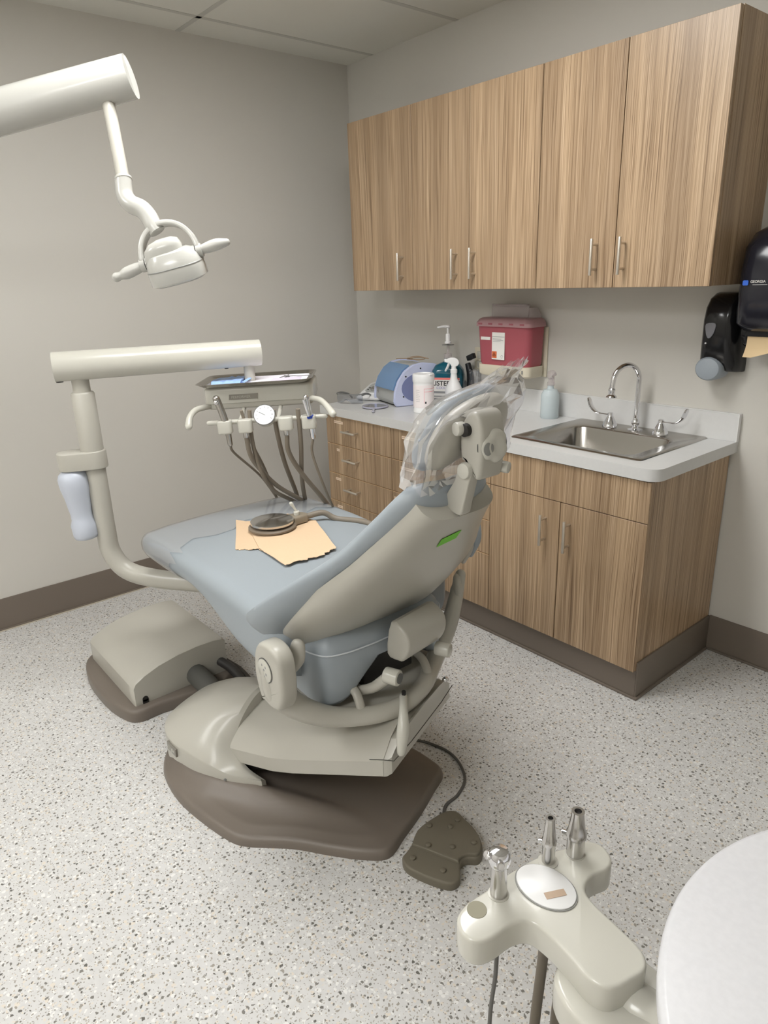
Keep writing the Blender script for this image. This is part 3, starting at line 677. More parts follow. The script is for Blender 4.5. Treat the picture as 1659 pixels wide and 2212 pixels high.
for k in range(5):
    a = pi/2*k/4; rs.append([S(p.x, p.y, .022*sin(a)*1.3) for p in inset(outl if area(outl) > 0 else outl[::-1], .018*(1-cos(a)))])
base_o = inset(outl if area(outl) > 0 else outl[::-1], .018)
for k in range(1, 24):
    f = 1-k/24; rs.append([S(*(cen+(p-cen)*f), plate_h(cen+(p-cen)*f) - (.006 if k == 1 else 0)) for p in base_o])
rings(bm, rs); obj('base_plate', bm, 'plate', chair, ang=60)
# horseshoe shell
arc = [(-.435, .178, .076, .088, .090, -.45, .165, .085), (-.50, .198, .066, .092, .104, -.515, .160, .100), (-.56, .210, .060, .10, .124, -.555, .150, .125), (-.63, .215, .055, .118, .148, -.585, .138, .155), (-.70, .212, .050, .130, .178, -.588, .112, .190),
       (-.77, .198, .048, .134, .210, -.585, .085, .222), (-.835, .165, .046, .138, .232, -.580, .055, .248), (-.875, .115, .045, .138, .242, -.575, .030, .264), (-.892, .055, .045, .138, .245, -.570, .012, .272)]
rs = []
def arch_ring(a, sg):
    so, to, z0, z1, zm, si, ti, zi = a
    bf = 1 if zi > .15 else .1
    return [S(so, sg*to, z0), S(so, sg*to, z1), S(so*.975+si*.025, sg*(to*.975+ti*.025), z1+.004+(zi-z1)*.03), S(so*.75+si*.25, sg*(to*.75+ti*.25), z1+(zi-z1)*.30+.010*bf), S(so*.5+si*.5, sg*(to*.5+ti*.5), z1+(zi-z1)*.57+.014*bf), S(so*.25+si*.75, sg*(to*.25+ti*.75), z1+(zi-z1)*.80+.010*bf), S(si, sg*ti, zi), S(si+.012, sg*(ti-.008), zi-.006), S(si+.014, sg*(ti-.012), zi-.05)]
near = [arch_ring(a, -1) for a in arc]; far = [arch_ring(a, 1) for a in arc[::-1]]
def interp(rs, n):
    out = []
    cols = [cr([r[i] for r in rs], n) for i in range(len(rs[0]))]
    return [[c[k] for c in cols] for k in range(len(cols[0]))]
bm = B(); rings(bm, interp(near+far, 4)); shell = obj('base_shell', bm, 'plastic', chair, ang=26)
# logo plate on the near side of the shell
Tl = frame(S(-.800, -.1845, .096), S(-.737, -.2065, .092)-S(-.800, -.1845, .096), (0, .0, 1))
lp = obj('logo_plate', box(B(), (0, 0, .000), (.058, .030, .008), .001, T=Tl), 'plate_logo', shell)
text('logo_text', 'Engle', .018, Tl @ Matrix.Translation((.007, .009, .008)), 'plastic_w', lp)
bm = B(); cyl(bm, S(-.55, -.205, .08), S(-.55, -.2125, .08), .004, 12); obj('screw', bm, 'greyd', shell)
# lift arm cover
def lift_ring(s):
    w = .200 if s > -.35 else .200-.06*((-.35-s)/.25); zb = .282+.33*s; k = 1
    pr = [(w-.004, 0), (w, .004), (w+.001, .050*k), (w-.003, .056*k), (w-.045, .094*k), (w-.060, .101*k), (w-.11, .120*k), (0, .134*k)]
    pts = [(-t, z) for t, z in pr] + [(t, z) for t, z in pr[-2::-1]]
    return [S(s, t, zb+z) for t, z in pts]
bm = B(); rings(bm, [lift_ring(s) for s in (-.69, -.6, -.52, -.45, -.38, -.30, -.2, -.1, -.012, .0)]); lc = obj('lift_arm_cover', bm, 'plastic', chair, ang=22)
# rear bumper cap of the cover
bm = B(); rs = []
for s, g in ((.0, 0), (.02, -.002), (.032, -.010)):
    w = .199+g; zb = .284-g
    pr = [(w, .0), (w, .050), (w-.045, .088), (w-.10, .100), (0, .106)]
    rs.append([S(s-.012*(abs(t)/w)**2*(1 if s else 0), t, zb+z) for t, z in [(-a, b) for a, b in pr]+[(a, b) for a, b in pr[-2::-1]]])
rings(bm, rs); obj('cover_end_cap', bm, 'plastic', lc, ang=22)
bm = B(); tube(bm, [S(-.04, -.2005, .325), S(0, -.2005, .338), S(.028, -.192, .338), S(.0335, -.10, .338), S(.0335, .10, .338), S(.028, .192, .338)], .0012, 6, 1); obj('seam_line', bm, 'liftgap', lc)
# dark mechanism under the cover
bm = B(); rings(bm, [[S(s, t, z) for s, t, z in ((-.62, -.13, .03), (-.62, .13, .03), (-.62, .13, .08), (-.62, -.13, .08))], [S(s, t, z) for s, t, z in ((-.12, -.13, .22), (-.12, .13, .22), (-.12, .13, .27), (-.12, -.13, .27))]]); obj('lift_mechanism', bm, 'dark', chair)

# seat post under the pan
bm = B(); lathe(bm, [(.10, .26), (.10, .39)], (2.03, -1.57, 0), 32); obj('swivel_column', bm, 'dark', chair)
# yoke casting
pan = smooth2([V(p) for p in ((1.82, -1.79), (1.95, -1.80), (2.07, -1.765), (2.14, -1.70), (2.175, -1.62), (2.165, -1.54), (2.12, -1.45), (2.05, -1.37), (1.95, -1.30), (1.82, -1.31))], 4)
bm = B(); slab(bm, pan, .385, .418, .006, .012); yoke = obj('yoke_pan', bm, 'plastic', chair, ang=50)
bm = B(); tube(bm, [(2.035, -1.905, .60), (2.045, -1.90, .53), (2.06, -1.862, .472), (2.09, -1.80, .428), (2.125, -1.735, .410), (2.165, -1.675, .412), (2.182, -1.60, .414), (2.155, -1.50, .414), (2.105, -1.42, .416), (2.072, -1.36, .435), (2.064, -1.305, .50), (2.064, -1.275, .58), (2.065, -1.255, .655)],
           [.030, .036, .034, .029, .026, .025, .025, .025, .026, .028, .026, .022, .016], 16, 5, endround=True); obj('yoke_rim', bm, 'plastic', yoke, ang=70)
pl = smooth2([V(p) for p in ((2.005, .50), (1.985, .56), (1.99, .625), (2.02, .665), (2.075, .672), (2.11, .645), (2.115, .58), (2.110, .535), (2.09, .500), (2.06, .490), (2.025, .495))], 4)
bm = B(); slab(bm, pl, 0, .048, .014, .006, T=frame(V((0, -1.882, 0)), (1, 0, 0), (0, 0, 1))); pv = obj('pivot_plate', bm, 'plastic', yoke, ang=60)
bm = B(); lathe(bm, [(.0335, 0), (.0335, .0015)], axis((2.045, -1.930, .598), (0, -1, 0)), 36); obj('cap_ring', bm, 'capring', pv)
bm = B(); lathe(bm, [(.031, 0), (.031, .003), (.029, .004)], axis((2.045, -1.930, .598), (0, -1, 0)), 36)
cp = obj('pivot_cap', bm, 'plastic_w', pv)
bm = B()
for dx, dz in ((-.008, .014), (.008, .013), (0, .003), (-.010, -.008), (.009, -.007), (0, -.016)): box(bm, (2.045+dx-.0015, -1.9348, .598+dz-.003), (2.045+dx+.0015, -1.9338, .598+dz+.003))
obj('cap_marking', bm, 'greyink', pv)
# release lever
bm = B(); tube(bm, [(2.185, -1.600, .440), (2.225, -1.635, .435), (2.250, -1.660, .395), (2.262, -1.678, .350)], [.013, .013, .019, .014], 14, 6, flat=(.9, .9), endround=True); lev = obj('release_lever', bm, 'plastic_w', chair, ang=60)
bm = B(); cyl(bm, (2.19, -1.602, .452), (2.193, -1.605, .462), .006, 12); obj('lever_screw', bm, 'dark', lev)
for p, q in (((2.12, -1.735, .405), 0), ((2.165, -1.42, .405), 1)):
    bm = B(); lathe(bm, [(.010, 0), (.0095, .004), (.006, .008), (.002, .010)], p, 16); obj('bolt', bm, 'chrome', yoke)
for y in (-1.70, -1.455):
    bm = B(); tube(bm, [(2.03, y, .43), (2.07, y-.002, .47), (2.11, y-.005, .468), (2.135, y-.008, .438), (2.14, y-.009, .405)], [.013, .013, .013, .013, .012], 12, 5, flat=(.8, 1)); obj('link_hook', bm, 'plastic', yoke, ang=60)

# seat + leg rest
def sec(x, yc, hw, zb, zt, r=.035, crown=.012, n=6):
    pts = []
    for cx, cz, a in ((hw-r, zb+r, -90), (hw-r, zt-r, 0)):
        for k in range(n+1):
            t = R(a+90*k/n); pts.append((cx+r*cos(t), cz+r*sin(t)))
    pts += [(hw*f, zt+crown*(1-f*f)) for f in (.7, .5, .3, .1)]
    L_ = [(-p[0], p[1]) for p in pts[::-1]]
    return [V((x, yc+p[0], p[1])) for p in pts+L_]
secs = [(1.048, -1.515, .30, .615, .650, .016), (1.054, -1.515, .320, .604, .662, .026), (1.075, -1.515, .336, .596, .676, .036), (1.12, -1.515, .342, .594, .684, .038), (1.30, -1.515, .344, .598, .690, .04), (1.45, -1.515, .344, .600, .692, .04), (1.56, -1.517, .343, .580, .691, .045), (1.66, -1.52, .340, .540, .690, .05),
        (1.76, -1.525, .337, .508, .688, .05), (1.88, -1.53, .334, .496, .684, .05), (1.96, -1.54, .320, .500, .672, .05), (2.0, -1.55, .29, .505, .655, .05)]
cols = interp([sec(*s) for s in secs], 3)
bm = B(); rings(bm, cols); seat = obj('seat', bm, 'vinyl', chair, ang=60)
# rear of the seat pad: drops low at the two corners
st = [((1.86, -1.795), .46), ((1.96, -1.80), .44), ((2.04, -1.792), .428), ((2.085, -1.77), .428), ((2.105, -1.72), .445), ((2.112, -1.66), .50), ((2.114, -1.60), .545), ((2.114, -1.545), .552), ((2.112, -1.48), .545), ((2.108, -1.42), .50), ((2.09, -1.375), .445), ((2.05, -1.345), .428), ((1.96, -1.335), .44), ((1.86, -1.34), .46)]
pp = cr([(p[0], p[1], b) for p, b in st], 4); cc = V((1.93, -1.567)); rs = []
for i, p in enumerate(pp):
    a, b = pp[max(i-1, 0)], pp[min(i+1, len(pp)-1)]; t = V((b.x-a.x, b.y-a.y)).normalized(); n = V((t.y, -t.x))
    if n.dot(V((p.x, p.y))-cc) < 0: n = -n
    q = V((p.x, p.y)); zb = p.z
    def pt(ins, z): r = q-n*ins; return V((r.x, r.y, z))
    rs.append([pt(.03, zb+.004), pt(.008, zb+.006), pt(0, zb+.02), pt(-.002, .55), pt(-.001, .590), pt(.008, .612), pt(.03, .634), pt(.08, .646), pt(.10, .60), pt(.08, zb+.03)])
bm = B(); rings(bm, rs); sb = obj('seat_back_pad', bm, 'vinyl', seat, ang=60)
bm = B(); tube(bm, [V((p.x, p.y, .5905)) + V((p.x-cc.x, p.y-cc.y, 0)).normalized()*.002 for p in pp], .0022, 6, 1); obj('piping', bm, 'seam', sb)

# backrest
BD, BN = V((.639, 0, .769)), V((.769, 0, -.639)); BO = V((1.97, -1.568, .62))
def BP(v, u, o): return BO + BD*v + BN*o + V((0, u, 0))
def ip(tab, v):
    for (a, x), (b, y) in zip(tab[:-1], tab[1:]):
        if v <= b: return x+(y-x)*max(0, (v-a))/(b-a)
    return tab[-1][1]
HWC = [(-.03, .312), (0, .330), (.08, .330), (.17, .312), (.25, .275), (.33, .235), (.40, .195), (.47, .165), (.52, .147), (.55, .133), (.575, .112), (.59, .08)]
HWS = [(-.03, .26), (0, .268), (.05, .278), (.10, .276), (.17, .268), (.28, .240), (.34, .212), (.40, .180), (.46, .150), (.51, .133), (.565, .112), (.585, .10)]
rs = []
for v in (-.035, -.028, -.01, .02, .06, .1, .15, .2, .25, .3, .35, .4, .45, .49, .52, .545, .565, .58, .588):
    hw = ip(HWC, v)*(.96 if v < -.03 else 1); wrap_ = .075*max(0, 1-max(v, 0)/.34); th = (.034+.014*max(0, 1-max(v, 0)/.3)) if -.03 < v < .58 else .016; r = []
    for k in range(28):
        a = 2*pi*k/28; u = hw*math.copysign(abs(cos(a))**.55, cos(a)); o = th*math.copysign(abs(sin(a))**.75, sin(a))-.012
        r.append(BP(v, u, o - wrap_*(abs(u)/hw)**4 + .02*(1-(u/hw)**2)))
    rs.append(r)
bm = B(); rings(bm, interp(rs, 2)); cush = obj('backrest_cushion', bm, 'vinyl', chair, ang=70)
rs = []
for v in (.0, .006, .025, .05, .1, .15, .2, .25, .3, .35, .4, .45, .49, .52, .545, .56):
    hw = ip(HWS, v); bul = .060+.012*sin(pi*max(0, min(1, v/.5))) - (.025 if v < .003 else 0); wr = .045*max(0, 1-max(v, 0)/.34); r = []
    for k in range(25):
        a = pi*k/24; u = hw*math.copysign(abs(cos(a))**.62, cos(a)); f = abs(sin(a))**.62
        r.append(BP(v, u, .014+bul*f - wr*(abs(u)/hw)**4))
    r += [BP(v, hw*.9*f, .0) for f in (-.9, -.3, .3, .9)]
    rs.append(r)
bm = B(); rings(bm, interp(rs, 2)); bshell = obj('backrest_shell', bm, 'plastic', chair, ang=45)
# green sticker on the shell
c0 = BP(.495, .055, .0); 
def shell_pt(v, u):
    hw = ip(HWS, v); bul = .060+.012*sin(pi*max(0, min(1, v/.5))); x = min(.999, abs(u)/hw)
    f = (math.sqrt(max(0, 1-(x**(1/.62))**2)))**.62; wr = .045*max(0, 1-max(v, 0)/.34); return BP(v, u, .0150+bul*f - wr*x**4)
bm = B(); rs = []
for k in range(7):
    u = -.030+.058*k/6; v0 = .445+.012*k/6; rs.append([shell_pt(v0, u)+BN*.0004, shell_pt(v0+.030, u)+BN*.0004, shell_pt(v0+.030, u)+BN*.0012, shell_pt(v0, u)+BN*.0012])
rings(bm, rs); obj('green_sticker', bm, 'green', bshell)
# mechanism cover behind the seat
Tc = Matrix.Translation((2.165, -1.530, .600)) @ Matrix.Rotation(R(8), 4, 'Z') @ Matrix.Rotation(R(10), 4, 'Y')
oc = smooth2([V(p) for p in ((-.03, -.045), (.012, -.048), (.030, -.035), (.040, .0), (.036, .030), (.018, .050), (-.03, .055))], 3)
bm = B(); slab(bm, oc, -.082, .082, .008, .008, T=Tc @ frame(V((0, 0, 0)), (1, 0, 0), (0, 0, 1))); mc = obj('mechanism_cover', bm, 'plastic', chair, ang=40)
bm = B(); cyl(bm, (2.16, -1.640, .515), (2.20, -1.625, .515), .022, 24, .004); a = obj('link_barrel', bm, 'plastic_w', mc)
bm = B(); lathe(bm, [(.015, 0), (.015, .001)], axis((2.1585, -1.6405, .515), (-.04, -.015, 0)), 20); cyl(bm, (2.20, -1.625, .515), (2.203, -1.624, .515), .014, 20); obj('barrel_ring', bm, 'capring', mc)
bm = B(); cyl(bm, (2.17, -1.462, .53), (2.21, -1.445, .53), .020, 24, .004); obj('link_barrel', bm, 'plastic_w', mc)
bm = B(); tube(bm, [(2.03, -1.70, .455), (2.08, -1.69, .452), (2.13, -1.665, .470), (2.165, -1.642, .505)], [.013, .014, .015, .016], 12, 5, flat=(1, .8)); obj('link_arm', bm, 'plastic', mc, ang=60)
bm = B(); box(bm, (2.02, -1.66, .45), (2.09, -1.48, .56), .005); obj('tilt_motor', bm, 'dark', mc)
# bracket ears between yoke and backrest
for y in (-1.862, -1.262):
    bm = B(); tube(bm, [(2.05, y, .59), (2.068, y+.01*(1 if y < -1.5 else -1), .615), (2.072, y+.015*(1 if y < -1.5 else -1), .645)], [.026, .024, .020], 12, 4, flat=(1, .6), endround=True); obj('pivot_ear', bm, 'plastic', chair, ang=60)
# armrest on the far side
bm = B(); tube(bm, [(2.115, -1.265, .74), (2.125, -1.255, .79), (2.105, -1.25, .835), (2.05, -1.24, .85), (1.9, -1.22, .84)], [.010, .018, .024, .030, .034], 14, 5, flat=(1, .8), endround=True); ar = obj('armrest', bm, 'vinyl', chair, ang=60)
bm = B(); tube(bm, [(2.105, -1.285, .72), (2.125, -1.280, .77), (2.110, -1.275, .81)], [.008, .012, .010], 12, 4, endround=True); obj('armrest_support', bm, 'plastic', ar, ang=60)

# headrest
hb = slab(B(), smooth2([V(p) for p in ((2.345, 1.03), (2.38, 1.09), (2.392, 1.125), (2.412, 1.135), (2.430, 1.12), (2.422, 1.09), (2.408, 1.04), (2.395, 1.01))], 3), -.015, .015, .004, .004, T=frame(V((0, -1.590, 0)), (1, 0, 0), (0, 0, 1)))
br = obj('headrest_bracket', hb, 'plastic', chair, ang=40)
bm = B(); cyl(bm, (2.412, -1.613, 1.117), (2.412, -1.570, 1.117), .0175, 28, .003); obj('pivot_barrel', bm, 'plastic_w', br)
bm = B(); slab(bm, rrect(-.022, -.006, .022, .016, .006, 4), -.03, .02, .004, T=frame(BP(.565, -.012, .045), (0, 1, 0), (-.769, 0, .639))); obj('bracket_slot', bm, 'dark', br)
hous = smooth2([V(p) for p in ((2.392, 1.140), (2.390, 1.195), (2.400, 1.225), (2.420, 1.244), (2.440, 1.240), (2.452, 1.215), (2.454, 1.16), (2.448, 1.108), (2.436, 1.098), (2.425, 1.108), (2.405, 1.132))], 3)
bm = B(); slab(bm, hous, -.036, .040, .010, .010, T=frame(V((0, -1.560, 0)), (1, 0, 0), (0, 0, 1))); hh = obj('headrest_joint', bm, 'plastic', chair, ang=50)
bm = B(); Tk = axis((2.449, -1.560, 1.170), (.98, -.10, .04)) @ Matrix.Scale(.90, 4); rs = []
for r, z in ((.042, -.004), (.042, .004), (.040, .009), (.034, .014), (.022, .016), (.010, .013)):
    rs.append([Tk @ V(((r*(1-.16*max(0, cos(3*(a+.5)))**2*(1 if r > .03 else .6)))*cos(a), (r*(1-.16*max(0, cos(3*(a+.5)))**2))*sin(a), z)) for a in [2*pi*j/48 for j in range(48)]])
rings(bm, rs); obj('adjusting_knob', bm, 'plastic_w', hh, ang=50)
bm = B(); lathe(bm, [(.046, -.004), (.046, -.001)], Tk, 40); obj('knob_ring', bm, 'capring', hh)
bm = B(); lathe(bm, [(.016, 0), (.014, .001)], Tk @ Matrix.Translation((.0, -.026, .0145)) @ Matrix.Scale(1, 4), 20); obj('knob_inlay', bm, 'knob_grey', hh)
bm = B(); cyl(bm, (2.412, -1.612, 1.205), (2.412, -1.590, 1.205), .014, 24, .002); obj('joint_ring', bm, 'dark', hh)
bm = B(); cyl(bm, (2.398, -1.622, 1.207), (2.402, -1.600, 1.207), .015, 24, .004); obj('joint_barrel', bm, 'plastic_w', hh)
bm = B(); cyl(bm, (2.43, -1.52, 1.115), (2.456, -1.512, 1.113), .013, 20, .004); obj('tension_knob', bm, 'plastic_w', hh)
# pad: swept along y, ends wrapped forward
def pad_ring(k, n, x0, th, hh_, zc, y0, y1, sh=1.0):
    f = k/n; y = y0+(y1-y0)*f; e = 2*f-1; s = (1-abs(e)**5)**.5 if abs(e) < 1 else .0; s = max(s, .25)
    xo = x0 - .012*e*e; zc2 = zc + .028*(1-e*e) + .020*(e)
    r = []
    for j in range(20):
        a = 2*pi*j/20; dx = th*s*math.copysign(abs(cos(a))**.8, cos(a)); dz = hh_*s*math.copysign(abs(sin(a))**.7, sin(a))
        r.append(V((xo+dx+.25*dz, y, zc2+dz)))
    return r
bm = B(); rings(bm, [pad_ring(k, 18, 2.328, .034, .078, 1.172, -1.662, -1.400) for k in range(19)]); pad = obj('headrest_pad', bm, 'vinyl', chair, ang=70)
bm = B(); rings(bm, [pad_ring(k, 18, 2.360, .030, .066, 1.168, -1.655, -1.412) for k in range(19)]); obj('headrest_shell', bm, 'plastic', chair, ang=70)
bm = B(); box(bm, (2.36, -1.585, 1.15), (2.40, -1.535, 1.20), .006); obj('headrest_link', bm, 'dark', chair)

# crumpled plastic bag over the headrest
rnd = random.Random(11)
t = root('headrest_cover_bag', 'crumpled clear plastic bag pulled over the headrest of the dental chair', 'plastic bag', (2.33, -1.56, 1.06))
rs = []; nj = 34; stations = [(1.070, 2.325, .050, .115, -1.555), (1.085, 2.318, .062, .140, -1.55), (1.11, 2.32, .070, .148, -1.54), (1.15, 2.328, .074, .150, -1.535), (1.19, 2.338, .076, .150, -1.532), (1.225, 2.352, .074, .146, -1.53), (1.255, 2.37, .064, .132, -1.53), (1.278, 2.392, .046, .108, -1.53), (1.295, 2.415, .032, .080, -1.53), (1.310, 2.438, .022, .056, -1.53), (1.324, 2.458, .020, .050, -1.53), (1.335, 2.47, .014, .046, -1.53)]
for i, (z, x, a, b, y) in enumerate(stations):
    r = []
    for j in range(nj):
        th = 2*pi*j/nj; k = 1+rnd.uniform(-.055, .055)*(1+i*.10); c, s_ = cos(th), sin(th)
        hx = a*math.copysign(abs(c)**.8, c); hy = b*math.copysign(abs(s_)**.75, s_)
        if c > 0 and 1.0 < z < 1.24 and abs(s_) < .8: hx = min(hx, .028)    # open at the back where the joint comes through
        r.append(V((x+hx*k+.25*0, y+hy*k, z+rnd.uniform(-.006, .006)+.03*(hy/b)*.4)))
    rs.append(r)
bm = B(); rings(bm, rs, False, False); obj('bag_film', bm, 'film', t, smooth=False)

# ---------------------------------------------------- clear toe cover on the leg rest
t = root('toe_cover', 'clear plastic toe cover stretched over the foot end of the dental chair', 'plastic cover', (1.2, -1.515, .62))
rs = []
for x, yc, hw, zb, zt, r in secs[:5]:
    rs.append([p for p in sec(x-.003 if x < 1.1 else x, yc, hw+.004, zb-.004, zt+.004, r+.003)])
rs = rs[:4] + [sec(1.24, -1.515, .348, .592, .692, .042)]
r5 = []
for i, p in enumerate(sec(1.33, -1.515, .349, .594, .694, .042)):
    r5.append(p + V((.035*sin(i*1.7)+.03*sin(p.y*9), 0, 0)))
rs.append(r5)
bm = B(); rings(bm, rs, True, False); obj('cover_film', bm, 'film2', t, ang=60)

# ---------------------------------------------------- paper towels + foot control lying on the seat
def top_z(x, y): 
    f = min(1, abs(y+1.52)/.344); return .6915+.012*(1-f*f)
def sheet(name, label, outl, dz, jag, curl=None):
    pts = []
    n = len(outl)
    for i in range(n):
        a, b = V(outl[i]), V(outl[(i+1) % n]); m = 20 if i in jag else 5
        for k in range(m):
            q = a+(b-a)*k/m
            if i in jag and k: d = (b-a).normalized(); q += V((-d.y, d.x))*(rnd.uniform(-.004, .004)+.003*sin(k*.8))
            pts.append(q)
    c = sum(pts, V((0, 0)))/len(pts); bm = B(); rs = []
    for f, dd in ((.02, 0), (.35, 0), (.7, 0), (.9, 0), (1, 0), (1, .0012), (.9, .0012), (.7, .0012), (.35, .0012), (.02, .0012)):
        r = []
        for q in pts:
            p = c+(q-c)*f; z = top_z(p.x, p.y)+dz+dd+.0012*sin(p.x*60+p.y*40)*f
            if curl and (p-V(curl[0])).length < curl[1]: z += (curl[1]-(p-V(curl[0])).length)*.35
            r.append(V((p.x, p.y, z)))
        rs.append(r)
    rings(bm, rs); return obj(name, bm, 'paper', None, ang=40, label=label, cat='paper towel', group='paper towels on the chair seat', loc=(c.x, c.y, top_z(c.x, c.y)))
# (loc is baked: mesh is stored relative to it)
sheet('paper_towel_sheet', 'smaller brown paper towel, further from the backrest, under the foot control', [(1.30, -1.592), (1.325, -1.425), (1.46, -1.42), (1.58, -1.64), (1.50, -1.705)], .002, (3,), ((1.30, -1.592), .05))
sheet('paper_towel_sheet', 'larger brown paper towel with torn edge, nearer the backrest', [(1.42, -1.60), (1.33, -1.40), (1.47, -1.37), (1.735, -1.475), (1.752, -1.545), (1.735, -1.665), (1.56, -1.652)], .0055, (3, 4))
cx, cy = 1.435, -1.525; cz = top_z(cx, cy)+.009
t = root('foot_control', 'round steel foot control disc with toggle lying on brown paper towels on the seat', 'foot control', (cx, cy, cz))
bm = B(); lathe(bm, [(.078, 0), (.082, .003), (.082, .008), (.078, .011), (.066, .012), (.060, .013)], (cx, cy, cz), 44); obj('base_ring', bm, P('taupe_rubber_ring', rgb(120, 108, 94), .5), t)
bm = B(); lathe(bm, [(.060, .011), (.060, .020)], (cx, cy, cz), 40); obj('gap_ring', bm, 'ink', t)
bm = B(); lathe(bm, [(.070, .018), (.074, .020), (.074, .027), (.070, .0285), (.012, .034), (.010, .0345)], (cx, cy, cz), 48, cap1=True); obj('steel_disc', bm, 'sat', t, ang=20)
d = V((.30, .954)); d = V((.10, .99)).normalized()
bm = B(); hs = [V((cx, cy))+V((-d.y, d.x))*a+d*b for a, b in ((-.030, .070), (-.022, .125), (.0, .135), (.022, .125), (.030, .070))]
slab(bm, [tuple(p) for p in hs], cz, cz+.026, .006, .002); hz = obj('hose_housing', bm, P('taupe_housing', rgb(140, 130, 114), .5), t)
bm = B(); pz = V((cx, cy, 0))+V((d.x, d.y, 0))*.095; lathe(bm, [(.010, cz+.024), (.011, cz+.030), (.011, cz+.038), (.009, cz+.040)], (pz.x, pz.y, 0), 18); tube(bm, [(pz.x, pz.y, cz+.038), (pz.x-.006, pz.y-.008, cz+.056), (pz.x-.010, pz.y-.014, cz+.068)], [.004, .005, .007], 10, 4, endround=True); obj('toggle', bm, 'plastic_w', hz)
bm = B(); e = V((cx, cy, 0))+V((d.x, d.y, 0))*.13
tube(bm, [(e.x, e.y, cz+.012), (e.x+.02, e.y+.06, cz+.016), (1.50, -1.30, .705), (1.58, -1.245, .700), (1.67, -1.225, .690), (1.80, -1.225, .695), (1.90, -1.26, .700), (1.93, -1.34, .702)], .0105, 12, 6); obj('hose', bm, 'hose', t)

# ---------------------------------------------------- utility box, pedal
t = root('utility_box', 'warm grey domed floor junction box left of the dental chair base', 'junction box', (.9, -1.8, 0))
bm = B(); pb = smooth2([V(p) for p in ((.60, -1.60), (.585, -1.80), (.60, -1.95), (.66, -2.015), (.80, -2.045), (.98, -2.045), (1.10, -2.025), (1.155, -1.99), (1.16, -1.90), (1.15, -1.60))], 4)
slab(bm, pb, 0, .050, .016, .002); obj('base_tray', bm, 'plate', t, ang=50)
pr = [(-1.985, .048), (-1.985, .125), (-1.975, .142), (-1.94, .162), (-1.88, .184), (-1.80, .199), (-1.72, .205), (-1.65, .203), (-1.618, .196), (-1.605, .180), (-1.605, .048)]
bm = B(); rings(bm, [[V((x, -1.79+(y+1.79)*k, .048+(z-.048)*k2)) for y, z in pr] for x, k, k2 in ((.652, .97, .95), (.660, 1, .99), (.70, 1, 1.0), (1.08, 1, 1.0), (1.118, 1, .99), (1.126, .98, .96))]); cv = obj('cover', bm, 'plastic', t, ang=30)
bm = B(); cyl(bm, (1.118, -1.945, .068), (1.1285, -1.945, .068), .011, 20); box(bm, (1.12, -1.956, .050), (1.1285, -1.934, .066)); obj('cable_notch', bm, 'dark', cv)
bm = B(); tube(bm, [(1.12, -1.74, .085), (1.22, -1.74, .08), (1.40, -1.74, .06)], [.040, .040, .035], 16, 4); obj('cable_duct', bm, P('dark_grey_duct', rgb(84, 84, 80), .5), t)
bm = B(); tube(bm, [(1.10, -1.64, .10), (1.20, -1.62, .085), (1.32, -1.63, .06), (1.42, -1.66, .045)], .018, 12, 5); obj('cable', bm, P('dark_cable', rgb(52, 50, 48), .5), t)
bm = B(); tube(bm, [(1.10, -1.60, .07), (1.19, -1.585, .06), (1.34, -1.60, .045), (1.42, -1.64, .04)], .014, 12, 5); obj('cable', bm, P('dark_cable_2', rgb(60, 54, 48), .5), t)

t = root('foot_switch', 'dark olive rubber foot switch pad with round studs beside the chair plate', 'foot switch', (2.34, -1.6, 0))
po = [(2.265, -1.683), (2.255, -1.655), (2.232, -1.615), (2.228, -1.555), (2.236, -1.500), (2.262, -1.478), (2.296, -1.482), (2.330, -1.486), (2.375, -1.503), (2.402, -1.528), (2.410, -1.555), (2.392, -1.575), (2.388, -1.598), (2.405, -1.618), (2.424, -1.640), (2.420, -1.668), (2.385, -1.690), (2.340, -1.708), (2.300, -1.716), (2.272, -1.705)]
po = [(x+.006, y+.006) for x, y in po]; a_, b_ = V((2.262, -1.668)), V((2.402, -1.610)); nn = V((-(b_-a_).y, (b_-a_).x)).normalized()
sp = smooth2([V(p) for p in po], 3)
bm = B(); slab(bm, sp, 0, .026, .006, .001); obj('lower_pad', bm, 'pedal', t, ang=50)
up_ = [p for p in sp if (p-a_).dot(nn) > .002]; dn_ = [p for p in sp if (p-a_).dot(nn) < -.004]
bm = B(); slab(bm, inset(up_ if area(up_) > 0 else up_[::-1], .004), .024, .036, .004); obj('main_pad', bm, 'pedal', t, ang=50)
for x, y in ((2.25, -1.575), (2.293, -1.533), (2.289, -1.500), (2.299, -1.626), (2.348, -1.581), (2.377, -1.527)):
    bm = B(); lathe(bm, [(.008, .034), (.0075, .040), (.006, .041)], (x+.004, y, 0), 16); obj('stud', bm, 'pedal', t)
for x, y in ((2.301, -1.681), (2.385, -1.650)):
    bm = B(); lathe(bm, [(.008, .024), (.0075, .031), (.006, .032)], (x, y, 0), 16); obj('stud', bm, 'pedal', t)
bm = B(); tube(bm, [(1.93, -1.33, .02), (1.96, -1.295, .006), (2.03, -1.278, .005), (2.10, -1.292, .005), (2.165, -1.335, .005), (2.197, -1.40, .005), (2.205, -1.46, .006), (2.245, -1.51, .012)], .0045, 8, 6); obj('cord', bm, 'cord', t)

